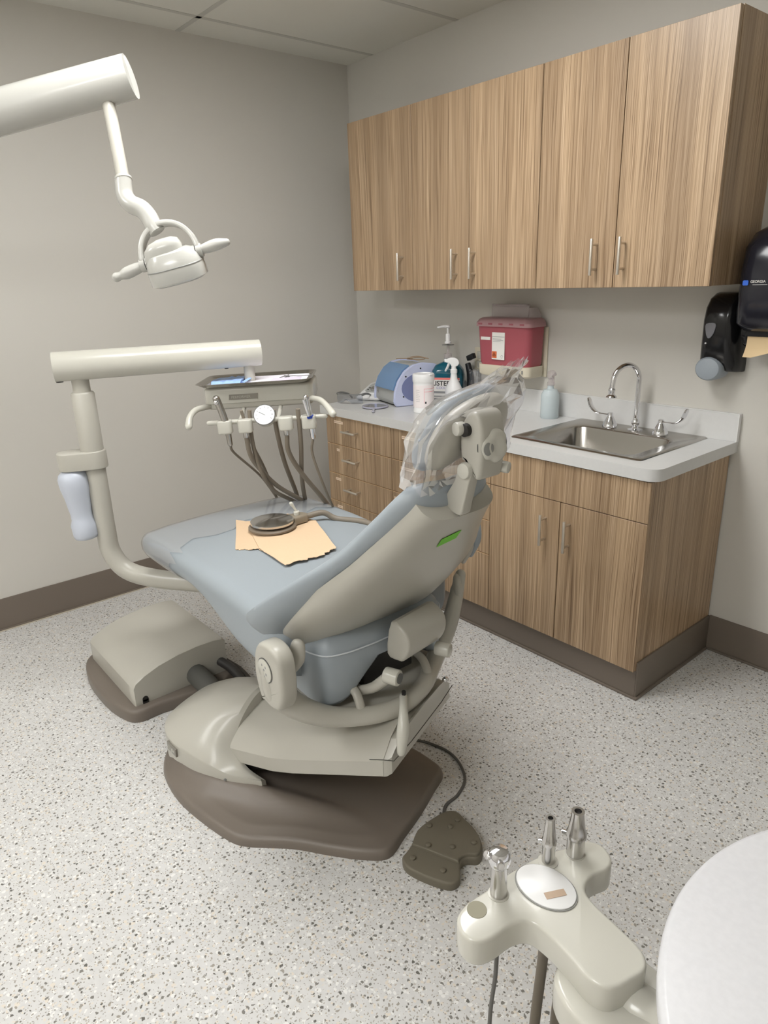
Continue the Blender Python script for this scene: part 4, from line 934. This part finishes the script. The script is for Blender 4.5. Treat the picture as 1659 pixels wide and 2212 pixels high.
# ============================================================ DELIVERY UNIT
dl = root('delivery_unit', 'cream over-the-patient dental delivery arm and instrument head on a curved post', 'dental delivery unit', (1.2, -1.7, .45))
bm = B(); tube(bm, [(.88, -1.91, .96), (.88, -1.91, .80), (.88, -1.91, .66), (.885, -1.905, .57), (.925, -1.87, .498), (1.02, -1.79, .468), (1.20, -1.66, .462), (1.50, -1.58, .47), (1.62, -1.55, .50)], .035, 20, 6); obj('post', bm, 'plastic', dl, ang=70)
bm = B(); lathe(bm, [(.038, .90), (.0395, .905), (.0395, 1.165), (.036, 1.17), (.029, 1.172), (.029, 1.225)], (.88, -1.91, 0), 28); obj('post_sleeve', bm, 'plastic', dl)
A0, A1 = V((.865, -1.985, 1.262)), V((1.105, -1.325, 1.266)); ad = (A1-A0).normalized()
bm = B(); tube(bm, [A0-ad*.0, A0+(A1-A0)*.5, A1], [.050, .049, .047], 28, 3, flat=(1, .95)); bmesh.ops.bevel(bm, geom=[e for e in bm.edges if len(e.link_faces) == 2 and e.calc_face_angle(0) > 1], offset=.008, segments=3, affect='EDGES'); arm_ = obj('arm', bm, 'plastic_w', dl, ang=50)
bm = B(); s_ = A0+ad*.575; cyl(bm, s_+V((0, 0, -.050)), s_+V((0, 0, -.044)), .007, 12); cyl(bm, A0+ad*.012+V((0, 0, -.052)), A0+ad*.012+V((0, 0, -.042)), .012, 12); obj('arm_screw', bm, 'dark', arm_)
bm = B(); sp_ = A1-ad*.045; cyl(bm, (sp_.x, sp_.y, 1.14), (sp_.x, sp_.y, 1.225), .020, 20); obj('spindle', bm, 'plastic', dl)
# clamp + water bottle
bc = V((.852, -1.985, 0)); pc = V((.88, -1.91, 0)); dd = (pc-bc).normalized(); nn2 = V((-dd.y, dd.x, 0))
cl = [tuple((bc+dd*a+nn2*b).xy) for a, b in [(-.040*cos(R(k)), -.040*sin(R(k))) for k in range(-90, 91, 18)]] + [tuple((pc+dd*a+nn2*b).xy) for a, b in [(.045*sin(R(k+90)) if 0 else .046*cos(R(k)), .046*sin(R(k))) for k in range(-90, 91, 18)][::1]]
import itertools
c1 = [tuple((bc-dd*.040*cos(R(k))-nn2*.040*sin(R(k))).xy) for k in range(-90, 91, 15)]
c2 = [tuple((pc+dd*.046*cos(R(k))+nn2*.046*sin(R(k))).xy) for k in range(-90, 91, 15)]
bm = B(); slab(bm, c1+c2, .900, .965, .005, .004); obj('bottle_clamp', bm, 'plastic', dl, ang=50)
bm = B(); lathe(bm, [(.030, .640), (.040, .644), (.044, .655), (.045, .695), (.038, .715), (.037, .735), (.040, .76), (.044, .80), (.050, .83), (.052, .85), (.052, .87), (.047, .885), (.036, .895), (.030, .901)], (bc.x, bc.y, 0), 36)
bmesh.ops.transform(bm, matrix=Matrix.Translation((bc.x, bc.y, .9)) @ Matrix.Rotation(R(3), 4, V((.77, -.64, 0))) @ Matrix.Translation((-bc.x, -bc.y, -.9)), verts=bm.verts)
obj('water_bottle', bm, 'milk', dl, ang=70)
# head
HU, HBk = V((.63, .777, 0)).normalized(), V((-.777, .63, 0)).normalized(); HO = V((1.175, -1.388, 0))
TH = Matrix(((HU.x, HBk.x, 0, HO.x), (HU.y, HBk.y, 0, HO.y), (0, 0, 1, 0), (0, 0, 0, 1)))
TH = Matrix.Translation((1.175, -1.388, 1.12)) @ Matrix.Rotation(R(1.6), 4, HBk) .inverted() @ Matrix.Translation((-1.175, 1.388, -1.12)) @ TH
def HP(u, b, z): return TH @ V((u, b, z))
def hpoly(u0, b0, u1, b1, r): return rrect(u0, b0, u1, b1, r, 6)
bm = B(); slab(bm, hpoly(-.200, 0, .200, .235, .03), 1.098, 1.158, .012, .004, T=TH); hd = obj('head_body', bm, 'plastic_w', dl, ang=45)
bm = B(); slab(bm, hpoly(-.192, .004, .196, .225, .028), 1.078, 1.099, .002, .008, T=TH); obj('head_underside', bm, 'plastic', hd, ang=45)
Tn = TH @ frame(V((-.108, -.0006, 1.112)), (1, 0, 0), (0, 0, 1)); bm = B()
slab(bm, [(0, 0), (.105, 0), (.108, .019), (.003, .019)], -.002, .0016, T=Tn); npl = obj('name_plate', bm, 'plate_logo', hd)
text('plate_text', 'PERFORMER', .013, Tn @ Matrix.Translation((.010, .005, .0016)), 'plastic', npl)
for sg, pts in ((-1, [(-.175, .03, 1.088), (-.195, -.005, 1.092), (-.222, -.045, 1.090), (-.236, -.085, 1.072), (-.238, -.110, 1.045)]), (1, [(.185, .02, 1.098), (.205, -.01, 1.100), (.232, -.055, 1.098), (.256, -.100, 1.082), (.274, -.130, 1.062)])):
    bm = B(); tube(bm, [HP(*p) for p in pts], [.010, .0105, .0105, .011, .013], 12, 5, flat=(1, 1), endround=True); obj('handle', bm, 'plastic_w', hd, ang=60)
BB, BZ = -.090, 1.048
bm = B(); tube(bm, [HP(-.170, BB, BZ), HP(.03, BB, BZ), HP(.245, BB, BZ)], .0085, 12, 2, endround=True)
for u in (-.06, .075): tube(bm, [HP(u, BB, BZ), HP(u, -.03, BZ+.012), HP(u, .04, 1.085)], .008, 10, 3)
obj('holder_bar', bm, 'plastic_w', dl, ang=60)
HPX = [-.112, -.040, .104, .186]
for u in HPX:
    bm = B(); slab(bm, rrect(-.025, -.028, .025, .016, .012, 4), -.030, .018, .005, .006, T=TH @ Matrix.Translation((u, BB-.006, BZ-.008))); h = obj('instrument_holder', bm, 'plastic_w', dl, ang=45)
    bm = B(); lathe(bm, [(.010, 0), (.010, .002)], TH @ Matrix.Translation((u, BB-.014, BZ+.0075)), 16); obj('holder_slot', bm, 'knob_grey', h)
bm = B(); Tg2 = TH @ axis((.032, BB-.016, BZ+.020), (0, -.86, .5)); lathe(bm, [(.030, -.030), (.036, -.024), (.038, 0), (.038, .003)], Tg2, 36); g = obj('gauge', bm, 'plastic_w', dl)
bm = B(); lathe(bm, [(.0385, .0005), (.0385, .0035)], Tg2, 36); obj('gauge_rim', bm, 'capring', g)
bm = B(); lathe(bm, [(.0365, .003), (.0355, .0045)], Tg2, 36); obj('gauge_face', bm, 'white', g)
bm = B()
for k in range(9): a = R(210-k*30); box(bm, (-.0006, .025, .0046), (.0006, .031, .0049), T=Tg2 @ Matrix.Rotation(a-pi/2, 4, 'Z'))
box(bm, (-.0006, -.004, .0046), (.0006, .022, .0052), T=Tg2 @ Matrix.Rotation(R(60), 4, 'Z')); obj('gauge_marks', bm, 'ink', g)
# instruments with hoses
def hose(bm, pts, r): return tube(bm, pts, r, 10, 6)
INS = [
 ('air_water_syringe', 'chrome air water syringe in the leftmost holder of the delivery head', -.112, [(1.190, -1.536, .972), (1.159, -1.499, .925), (1.099, -1.381, .816), (.971, -1.262, .708), (.836, -1.12, .544), (.86, -1.10, .47), (1.1, -1.13, .43), (1.35, -1.25, .47), (1.50, -1.40, .57)], .0048),
 ('handpiece_coupling', 'steel hose coupling in the second holder from the left of the delivery head', -.040, [(1.237, -1.489, .965), (1.225, -1.470, .925), (1.205, -1.43, .865), (1.188, -1.346, .771), (1.182, -1.224, .675), (1.124, -1.11, .560), (1.20, -1.10, .46), (1.38, -1.22, .46), (1.52, -1.38, .57)], .0088),
 ('handpiece_coupling', 'steel hose coupling in the holder right of the round gauge', .104, [(1.323, -1.378, .970), (1.312, -1.362, .930), (1.299, -1.308, .840), (1.293, -1.208, .707), (1.231, -1.11, .590), (1.30, -1.10, .47), (1.42, -1.22, .47), (1.54, -1.37, .57)], .0088),
 ('suction_handpiece', 'chrome handpiece with a blue band in the rightmost holder of the delivery head', .186, [(1.372, -1.318, .975), (1.372, -1.300, .920), (1.372, -1.259, .791), (1.337, -1.194, .676), (1.269, -1.11, .574), (1.30, -1.10, .47), (1.42, -1.22, .47), (1.54, -1.37, .57)], .0048)]
for k, (nm, lab, u, pts, r) in enumerate(INS):
    t = root(nm, lab, 'dental handpiece', tuple(HP(u, BB-.02, BZ))); b = BB-.016
    if k == 0:
        bm = B(); tube(bm, [HP(u+.012, b-.006, BZ-.075), HP(u+.006, b-.004, BZ), HP(u-.010, b-.010, BZ+.075), HP(u-.014, b-.012, BZ+.088)], [.009, .0125, .0125, .013], 14, 5, flat=(1, 1), endround=True); obj('body', bm, 'steel', t, ang=60)
        bm = B(); cyl(bm, HP(u-.013, b-.014, BZ+.076), HP(u-.013, b-.028, BZ+.078), .0075, 14, .002); obj('button', bm, 'chrome', t)
        p0 = HP(u+.012, b-.006, BZ-.078)
    elif k == 3:
        bm = B(); tube(bm, [HP(u+.010, b-.006, BZ-.068), HP(u+.008, b-.006, BZ-.02), HP(u+.004, b-.010, BZ+.03), HP(u-.002, b-.012, BZ+.075)], [.009, .0105, .010, .0095], 14, 5, endround=True)
        tube(bm, [HP(u+.004, b-.018, BZ+.01), HP(u-.008, b-.02, BZ+.07)], [.007, .008], 10, 2); obj('body', bm, 'chrome', t, ang=60)
        bm = B(); cyl(bm, HP(u+.0065, b-.008, BZ+.002), HP(u+.0055, b-.009, BZ+.010), .0135, 18); obj('band', bm, 'blueband', t); p0 = HP(u+.010, b-.006, BZ-.070)
    else:
        bm = B(); lathe(bm, [(.0085, -.046), (.0105, -.044), (.0105, -.010), (.0095, -.008), (.0095, .006), (.007, .008)], TH @ Matrix.Translation((u, b-.004, BZ-.010)), 18); obj('body', bm, 'sat', t); p0 = HP(u, b-.004, BZ-.054)
    bm = B(); hose(bm, [p0]+[V(p) for p in pts[1:]], r); obj('hose', bm, 'hose', t, ang=70)
for pts, r in (([(1.217, -1.485, 1.085), (1.2, -1.444, .954), (1.116, -1.358, .834), (1.015, -1.25, .655), (.858, -1.115, .50), (.95, -1.10, .42), (1.2, -1.15, .43), (1.48, -1.40, .57)], .006), ([(1.285, -1.396, 1.083), (1.264, -1.373, .986), (1.197, -1.312, .858), (1.117, -1.221, .7), (.998, -1.115, .53), (1.08, -1.10, .43), (1.3, -1.18, .45), (1.50, -1.42, .57)], .0085),
               ([(1.346, -1.332, 1.085), (1.33, -1.319, .952), (1.262, -1.282, .81), (1.171, -1.215, .68), (1.046, -1.115, .55), (1.12, -1.10, .44), (1.32, -1.18, .46), (1.52, -1.42, .57)], .0085), ([(1.23, -1.46, 1.085), (1.223, -1.455, .964), (1.218, -1.427, .85), (1.19, -1.365, .758), (1.17, -1.258, .681), (1.157, -1.115, .57), (1.22, -1.10, .46), (1.36, -1.20, .46), (1.53, -1.40, .57)], .0075)):
    bm = B(); hose(bm, [V(p) for p in pts], r); obj('hose', bm, 'hose', dl, ang=70)
# instrument tray + contents
TZ = 1.162
t = root('instrument_tray', 'rectangular stainless steel tray on top of the delivery head', 'tray', tuple(HP(-.01, .09, TZ)))
bm = B()
def tr(d, z): return [HP(p.x, p.y, z) for p in [*rrect(-.215+d, -.045+d, .200-d, .225-d, max(.006, .035-d*.5), 5)]]
rings(bm, [tr(.022, TZ), tr(.010, TZ+.007), tr(.0, TZ+.0135), tr(-.003, TZ+.014), tr(-.003, TZ+.0152), tr(.001, TZ+.015), tr(.011, TZ+.0085), tr(.024, TZ+.0022)]); obj('pan', bm, 'steel', t, ang=35)
tl = obj('tray_liner', slab(B(), rrect(-.190, -.021, .176, .200, .02, 4), TZ+.0022, TZ+.0045, T=TH), P('white_lavender_liner', rgb(240, 236, 246), .5), t)
bm = B(); box(bm, (.045, .01, TZ+.0045), (.155, .105, TZ+.0055), T=TH); obj('lavender_card', bm, 'lavpaper', tl)
tp = root('wrapped_packet', 'pale blue crinkled plastic wrapped packet at the left of the steel tray', 'packet', tuple(HP(-.11, .07, TZ+.004)))
bm = B(); rs = []
for k in range(9):
    u = -.165+.105*k/8; rs.append([HP(u+rnd.uniform(-.002, .002), b, TZ+.005+(h*(.011+rnd.uniform(-.003, .003)))) for b, h in ((.0, 0), (.015, 1), (.05, 1.2), (.085, .9), (.125, 1.1), (.14, 0))])
rings(bm, rs); obj('wrap', bm, 'bluepaper', tp, smooth=False)
bm = B(); tube(bm, [HP(-.055, .02, TZ+.007), HP(-.035, .06, TZ+.016), HP(-.05, .11, TZ+.007)], .005, 8, 4, flat=(.5, 1.5)); obj('wrap_tail', bm, 'bluepaper', tp)
tp = root('metal_instruments', 'small wire instrument lying on the right side of the steel tray', 'dental instrument', tuple(HP(.11, .07, TZ+.006)))
bm = B(); tube(bm, [HP(.07, .11, TZ+.006), HP(.09, .13, TZ+.008), HP(.10, .10, TZ+.010), HP(.125, .12, TZ+.008), (HP(.15, .09, TZ+.010)), HP(.19, .08, TZ+.012)], .0016, 6, 5); obj('wire', bm, 'greyd', tp)
bm = B(); tube(bm, [HP(.085, .14, TZ+.008), HP(.105, .115, TZ+.007)], .003, 6, 2); tube(bm, [HP(.10, .145, TZ+.008), HP(.09, .11, TZ+.007)], .003, 6, 2); obj('clip', bm, 'greyd', tp)

# ============================================================ DENTAL LIGHT
lt = root('dental_light', 'white dental examination light hanging from a thick tubular arm at upper left', 'dental light', (1.45, -1.78, 1.56))
A, Bv = V((1.262, -1.800, 2.048)), V((1.07, -2.055, 1.979)); dA = (Bv-A).normalized()
bm = B(); tube(bm, [A-dA*.045, A, A+dA*.5, A+dA*1.05], [.0545, .0555, .057, .060], 36, 2, flat=(1, .95)); bmesh.ops.bevel(bm, geom=[e for e in bm.edges if len(e.link_faces) == 2 and e.calc_face_angle(0) > 1], offset=.008, segments=3, affect='EDGES'); la = obj('arm', bm, 'lampwhite', lt, ang=50)
e = A+dA*1.0
bm = B(); cyl(bm, e, (e.x, e.y, H), .035, 24); lathe(bm, [(.09, H-.03), (.09, H)], (e.x, e.y, 0), 28); obj('ceiling_post', bm, 'lampwhite', lt)
bm = B(); tube(bm, [A+V((-.005, -.02, -.055)), (1.345, -1.842, 1.786)], .0175, 18, 2); obj('drop_rod', bm, 'plastic', lt, ang=60)
bm = B(); lathe(bm, [(.021, 0), (.0235, -.003), (.0235, -.008), (.021, -.010)], axis((1.342, -1.841, 1.797), A+V((-.005, -.02, -.055))-V((1.345, -1.842, 1.786))), 24)
obj('collar', bm, 'lampwhite', lt)
bm = B(); tube(bm, [(1.343, -1.8415, 1.795), (1.350, -1.846, 1.752), (1.370, -1.840, 1.727), (1.396, -1.822, 1.712), (1.414, -1.812, 1.690), (1.426, -1.808, 1.668), (1.434, -1.802, 1.652)], [.0225, .0235, .0245, .0245, .024, .0235, .023], 20, 6); obj('elbow', bm, 'lampwhite', lt, ang=70)
# lamp head: frame with x along the handles
HL, HR = V((1.420, -1.846, 1.566)), V((1.514, -1.724, 1.600))
hx = (HR-HL).normalized(); hc = (HL+HR)/2; top = V((1.432, -1.806, 1.664))
hz_ = (top-hc); hz_ = (hz_-hx*hz_.dot(hx)).normalized(); hy_ = hz_.cross(hx)
TL = Matrix(((hx.x, hy_.x, hz_.x, hc.x), (hx.y, hy_.y, hz_.y, hc.y), (hx.z, hy_.z, hz_.z, hc.z), (0, 0, 0, 1)))
hw = (HR-HL).length/2
bm = B(); rs = []
for k in range(25):
    a = pi*k/24; c = TL @ V((-hw*1.0*cos(a), 0, .092*sin(a)**.85)); tn = (TL.to_3x3() @ V((hw*sin(a), 0, .092*cos(a)))).normalized(); nr = tn.cross(hy_)
    w = .018-.003*abs(cos(a)); rs.append([c+hy_*w+nr*.0062, c-hy_*w+nr*.0062, c-hy_*w-nr*.0062, c+hy_*w-nr*.0062])
rings(bm, rs); bmesh.ops.bevel(bm, geom=list(bm.edges), offset=.001, segments=1, affect='EDGES'); yk = obj('yoke_ring', bm, 'lampwhite', lt, ang=50)
for sg, o, pts in ((-1, HL, [(-hw-.002, 0, 0), (-hw-.03, 0, -.004), (-hw-.055, 0, -.008), (-hw-.072, 0, -.010), (-hw-.084, 0, -.011)]), (1, HR, [(hw+.002, 0, 0), (hw+.03, 0, .002), (hw+.055, 0, .003), (hw+.080, 0, .002)])):
    bm = B(); cyl(bm, TL @ V((sg*(hw-.022), 0, 0)), TL @ V((sg*(hw+.010), 0, 0)), .0180, 22, .002); j = obj('hinge', bm, 'lampwhite', lt)
    bm = B(); cyl(bm, TL @ V((sg*(hw-.0075), 0, 0)), TL @ V((sg*(hw-.0055), 0, 0)), .0185, 22); obj('hinge_gap', bm, 'dark', j)
    bm = B(); tube(bm, [TL @ V(p) for p in pts], [.013, .016, .016, .011, .013] if sg < 0 else [.011, .015, .0155, .010], 16, 5, endround=True); obj('handle', bm, 'lampwhite', lt, ang=70)
# reflector housing: faces down and away
Td2 = TL @ Matrix.Rotation(R(20), 4, 'X') @ Matrix.Translation((0, 0, -.012))
def hr_(a, b, z, dx=0, dy=0): return [Td2 @ V((dx+a*math.copysign(abs(cos(t_))**.75, cos(t_)), dy+b*math.copysign(abs(sin(t_))**.75, sin(t_)), z)) for t_ in [2*pi*j/40 for j in range(40)]]
bm = B(); rings(bm, [hr_(.050, .036, .034, .002), hr_(.064, .050, .028, .002), hr_(.074, .060, .010, .003), hr_(.078, .065, -.008, .004), hr_(.080, .068, -.020, .004), hr_(.080, .068, -.046, .004), hr_(.072, .060, -.050, .004)]); hs_ = obj('reflector_housing', bm, 'lampwhite', lt, ang=30)
bm = B(); rings(bm, [hr_(.0782, .0652, -.007, .004), hr_(.0795, .0665, -.0085, .004), hr_(.0795, .0665, -.0105, .004)]); obj('housing_seam', bm, 'knob_grey', hs_)
bm = B(); rings(bm, [hr_(.056, .030, .020, -.012, -.012), hr_(.052, .030, .045, -.010, -.012), hr_(.040, .024, .060, -.004, -.012), hr_(.020, .014, .066, 0, -.012)]); obj('lamp_dome', bm, 'lampwhite', lt, ang=50)
bm = B(); rings(bm, [hr_(.066, .055, -.0505, .004), hr_(.064, .053, -.053, .004)]); obj('lens', bm, 'grey', hs_)

# ============================================================ ASSISTANT'S HOLDER, ROUND WORKTOP (foreground)
ah = root('assistant_holder', 'cream three-armed instrument holder with round pad in the right foreground', 'instrument holder', (3.06, -2.11, .80))
hp = [(2.9798, -2.2145), (2.974, -2.1962), (2.9747, -2.1790), (2.9775, -2.1496), (2.9784, -2.1225), (2.983, -2.0911), (2.9898, -2.0639), (3.0003, -2.0389), (3.0095, -2.0119), (3.0285, -2.0008), (3.0482, -2.0098), (3.0545, -2.026), (3.0479, -2.05), (3.0536, -2.0727), (3.0732, -2.0823), (3.109, -2.0879), (3.1400, -2.0948), (3.1526, -2.1094), (3.1498, -2.1297), (3.1402, -2.1567), (3.1196, -2.1639), (3.0953, -2.1589), (3.063, -2.1542), (3.0379, -2.1564), (3.0267, -2.1735), (3.0229, -2.2038), (3.0144, -2.2207), (2.9974, -2.2247)]
bm = B(); slab(bm, smooth2([V(p) for p in hp], 4), .782, .820, .0045, .004, k=4); hbod = obj('holder_body', bm, 'plastic_w', ah, ang=60)
pc_ = V((3.0215, -2.1065, .820))
def ell(k, z): return [V((3.0215+.037*k*cos(a)*cos(.12)-.0275*k*sin(a)*sin(.12), -2.1065+.037*k*cos(a)*sin(.12)+.0275*k*sin(a)*cos(.12), .820+z)) for a in [2*pi*j/44 for j in range(44)]]
bm = B(); rings(bm, [ell(1.05, -.001), ell(1.05, .0012)]); obj('pad_ring', bm, 'knob_grey', hbod)
bm = B(); rings(bm, [ell(1.0, 0), ell(1.0, .0025), ell(.96, .0032)]); pd = obj('touch_pad', bm, 'white', hbod)
bm = B(); box(bm, (-.0125, -.0045, 0), (.0125, .0045, .0006), T=Matrix.Translation((3.0365, -2.1085, .8233)) @ Matrix.Rotation(R(62), 4, 'Z')); obj('tape_strip', bm, 'tan', pd)
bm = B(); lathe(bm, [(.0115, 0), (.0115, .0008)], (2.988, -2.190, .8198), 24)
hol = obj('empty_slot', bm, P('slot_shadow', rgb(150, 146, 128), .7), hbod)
for i, (x, y) in enumerate(((2.990, -2.155), (2.9995, -2.073), (3.0145, -2.038))):
    bm = B(); lathe(bm, [(.0125, -.0008), (.0125, .0006), (.0108, .0008)], (x, y, .820), 24); obj('socket_ring', bm, 'plastic', hbod)
t = root('air_water_syringe', 'chrome syringe with round head in the left arm of the foreground holder', 'dental handpiece', (2.990, -2.155, .82))
bm = B(); tube(bm, [(2.990, -2.155, .74), (2.990, -2.155, .82), (2.990, -2.155, .868)], [.0105, .0100, .0088], 18, 3); obj('body', bm, 'sat', t)
bm = B(); lathe(bm, [(.009, .862), (.0125, .868), (.0135, .874), (.0130, .880), (.010, .885), (.004, .8865)], (2.990, -2.155, 0), 24, cap1=True); obj('head', bm, 'chrome', t, ang=30)
bm = B(); cyl(bm, (2.998, -2.163, .876), (3.004, -2.169, .880), .005, 14, .001); cyl(bm, (2.984, -2.161, .876), (2.982, -2.169, .882), .005, 14, .001); obj('push_buttons', bm, 'chrome', t)
bm = B(); tube(bm, [(2.990, -2.155, .745), (2.985, -2.150, .68), (2.965, -2.135, .56), (2.975, -2.145, .40), (3.0, -2.16, .1), (3.05, -2.1, .012)], .0028, 8, 6); obj('hose', bm, 'cord', t)
for nm, lab, x, y, r, zt in (('saliva_ejector', 'slim chrome saliva ejector valve in the middle of the foreground holder', 2.9995, -2.073, .0078, .887), ('suction_valve', 'wide open-ended chrome suction valve in the right arm of the foreground holder', 3.0145, -2.038, .0108, .886)):
    t = root(nm, lab, 'suction valve', (x, y, .82))
    bm = B(); lathe(bm, [(r*1.0, .79), (r*1.02, .822), (r*1.02, .846), (r*1.16, .848), (r*1.16, .854), (r*1.0, .857), (r*.72, zt-.006), (r*.74, zt), (r*.42, zt), (r*.40, zt-.03)], (x, y, 0), 26, cap1=False); obj('body', bm, 'sat', t, ang=30)
    bm = B(); lathe(bm, [(r*.41, zt-.004), (r*.38, zt-.005)], (x, y, 0), 20); obj('bore', bm, 'dark', t)
    bm = B(); box(bm, (-r*1.0, -.0025, .844), (r*1.75, .0025, .850), .001, T=Matrix.Translation((x, y, 0)) @ Matrix.Rotation(R(200), 4, 'Z')); obj('lever', bm, 'chrome', t)
    bm = B(); tube(bm, [(x, y, .795), (x-.006, y+.008, .74), (x-.030, y+.045, .60), (x-.022, y+.02, .46), (x+.0, y-.02, .25), (x+.05, y, .016)], r*.95, 12, 6); obj('hose', bm, P('brown_hose', rgb(104, 96, 84), .5), t)
# bracket under the stem
bm = B(); slab(bm, smooth2([V(p) for p in ((3.075, -2.155), (3.085, -2.095), (3.13, -2.075), (3.185, -2.085), (3.20, -2.13), (3.19, -2.17), (3.14, -2.185), (3.10, -2.18))], 4), .735, .785, .006, .012); obj('swivel_block', bm, 'plastic_w', ah, ang=50)
bm = B(); tube(bm, [(3.15, -2.12, .77), (3.23, -2.10, .765), (3.32, -2.05, .77), (3.44, -1.985, .77)], [.026, .024, .024, .026], 18, 5, endround=True); obj('swing_arm', bm, 'plastic_w', ah, ang=60)
bm = B(); tube(bm, [(3.14, -2.15, .752), (3.19, -2.20, .735), (3.28, -2.20, .72), (3.38, -2.10, .71), (3.44, -1.985, .71)], [.018, .018, .018, .018, .018], 16, 5, endround=True); obj('lower_arm', bm, 'plastic', ah, ang=60)
t = root('round_worktop', 'round white speckled worktop at the right edge of the foreground', 'worktop', (3.443, -1.983, 0))
bm = B(); lathe(bm, [(.298, .822), (.304, .825), (.3065, .831), (.3065, .843), (.304, .849), (.299, .851)], (3.443, -1.983, 0), 96); obj('top', bm, 'disc', t, ang=50)
bm = B(); lathe(bm, [(.16, 0), (.165, .01), (.15, .025), (.045, .045), (.04, .06), (.04, .80), (.07, .822)], (3.443, -1.983, 0), 40); obj('pedestal', bm, 'plastic', t)
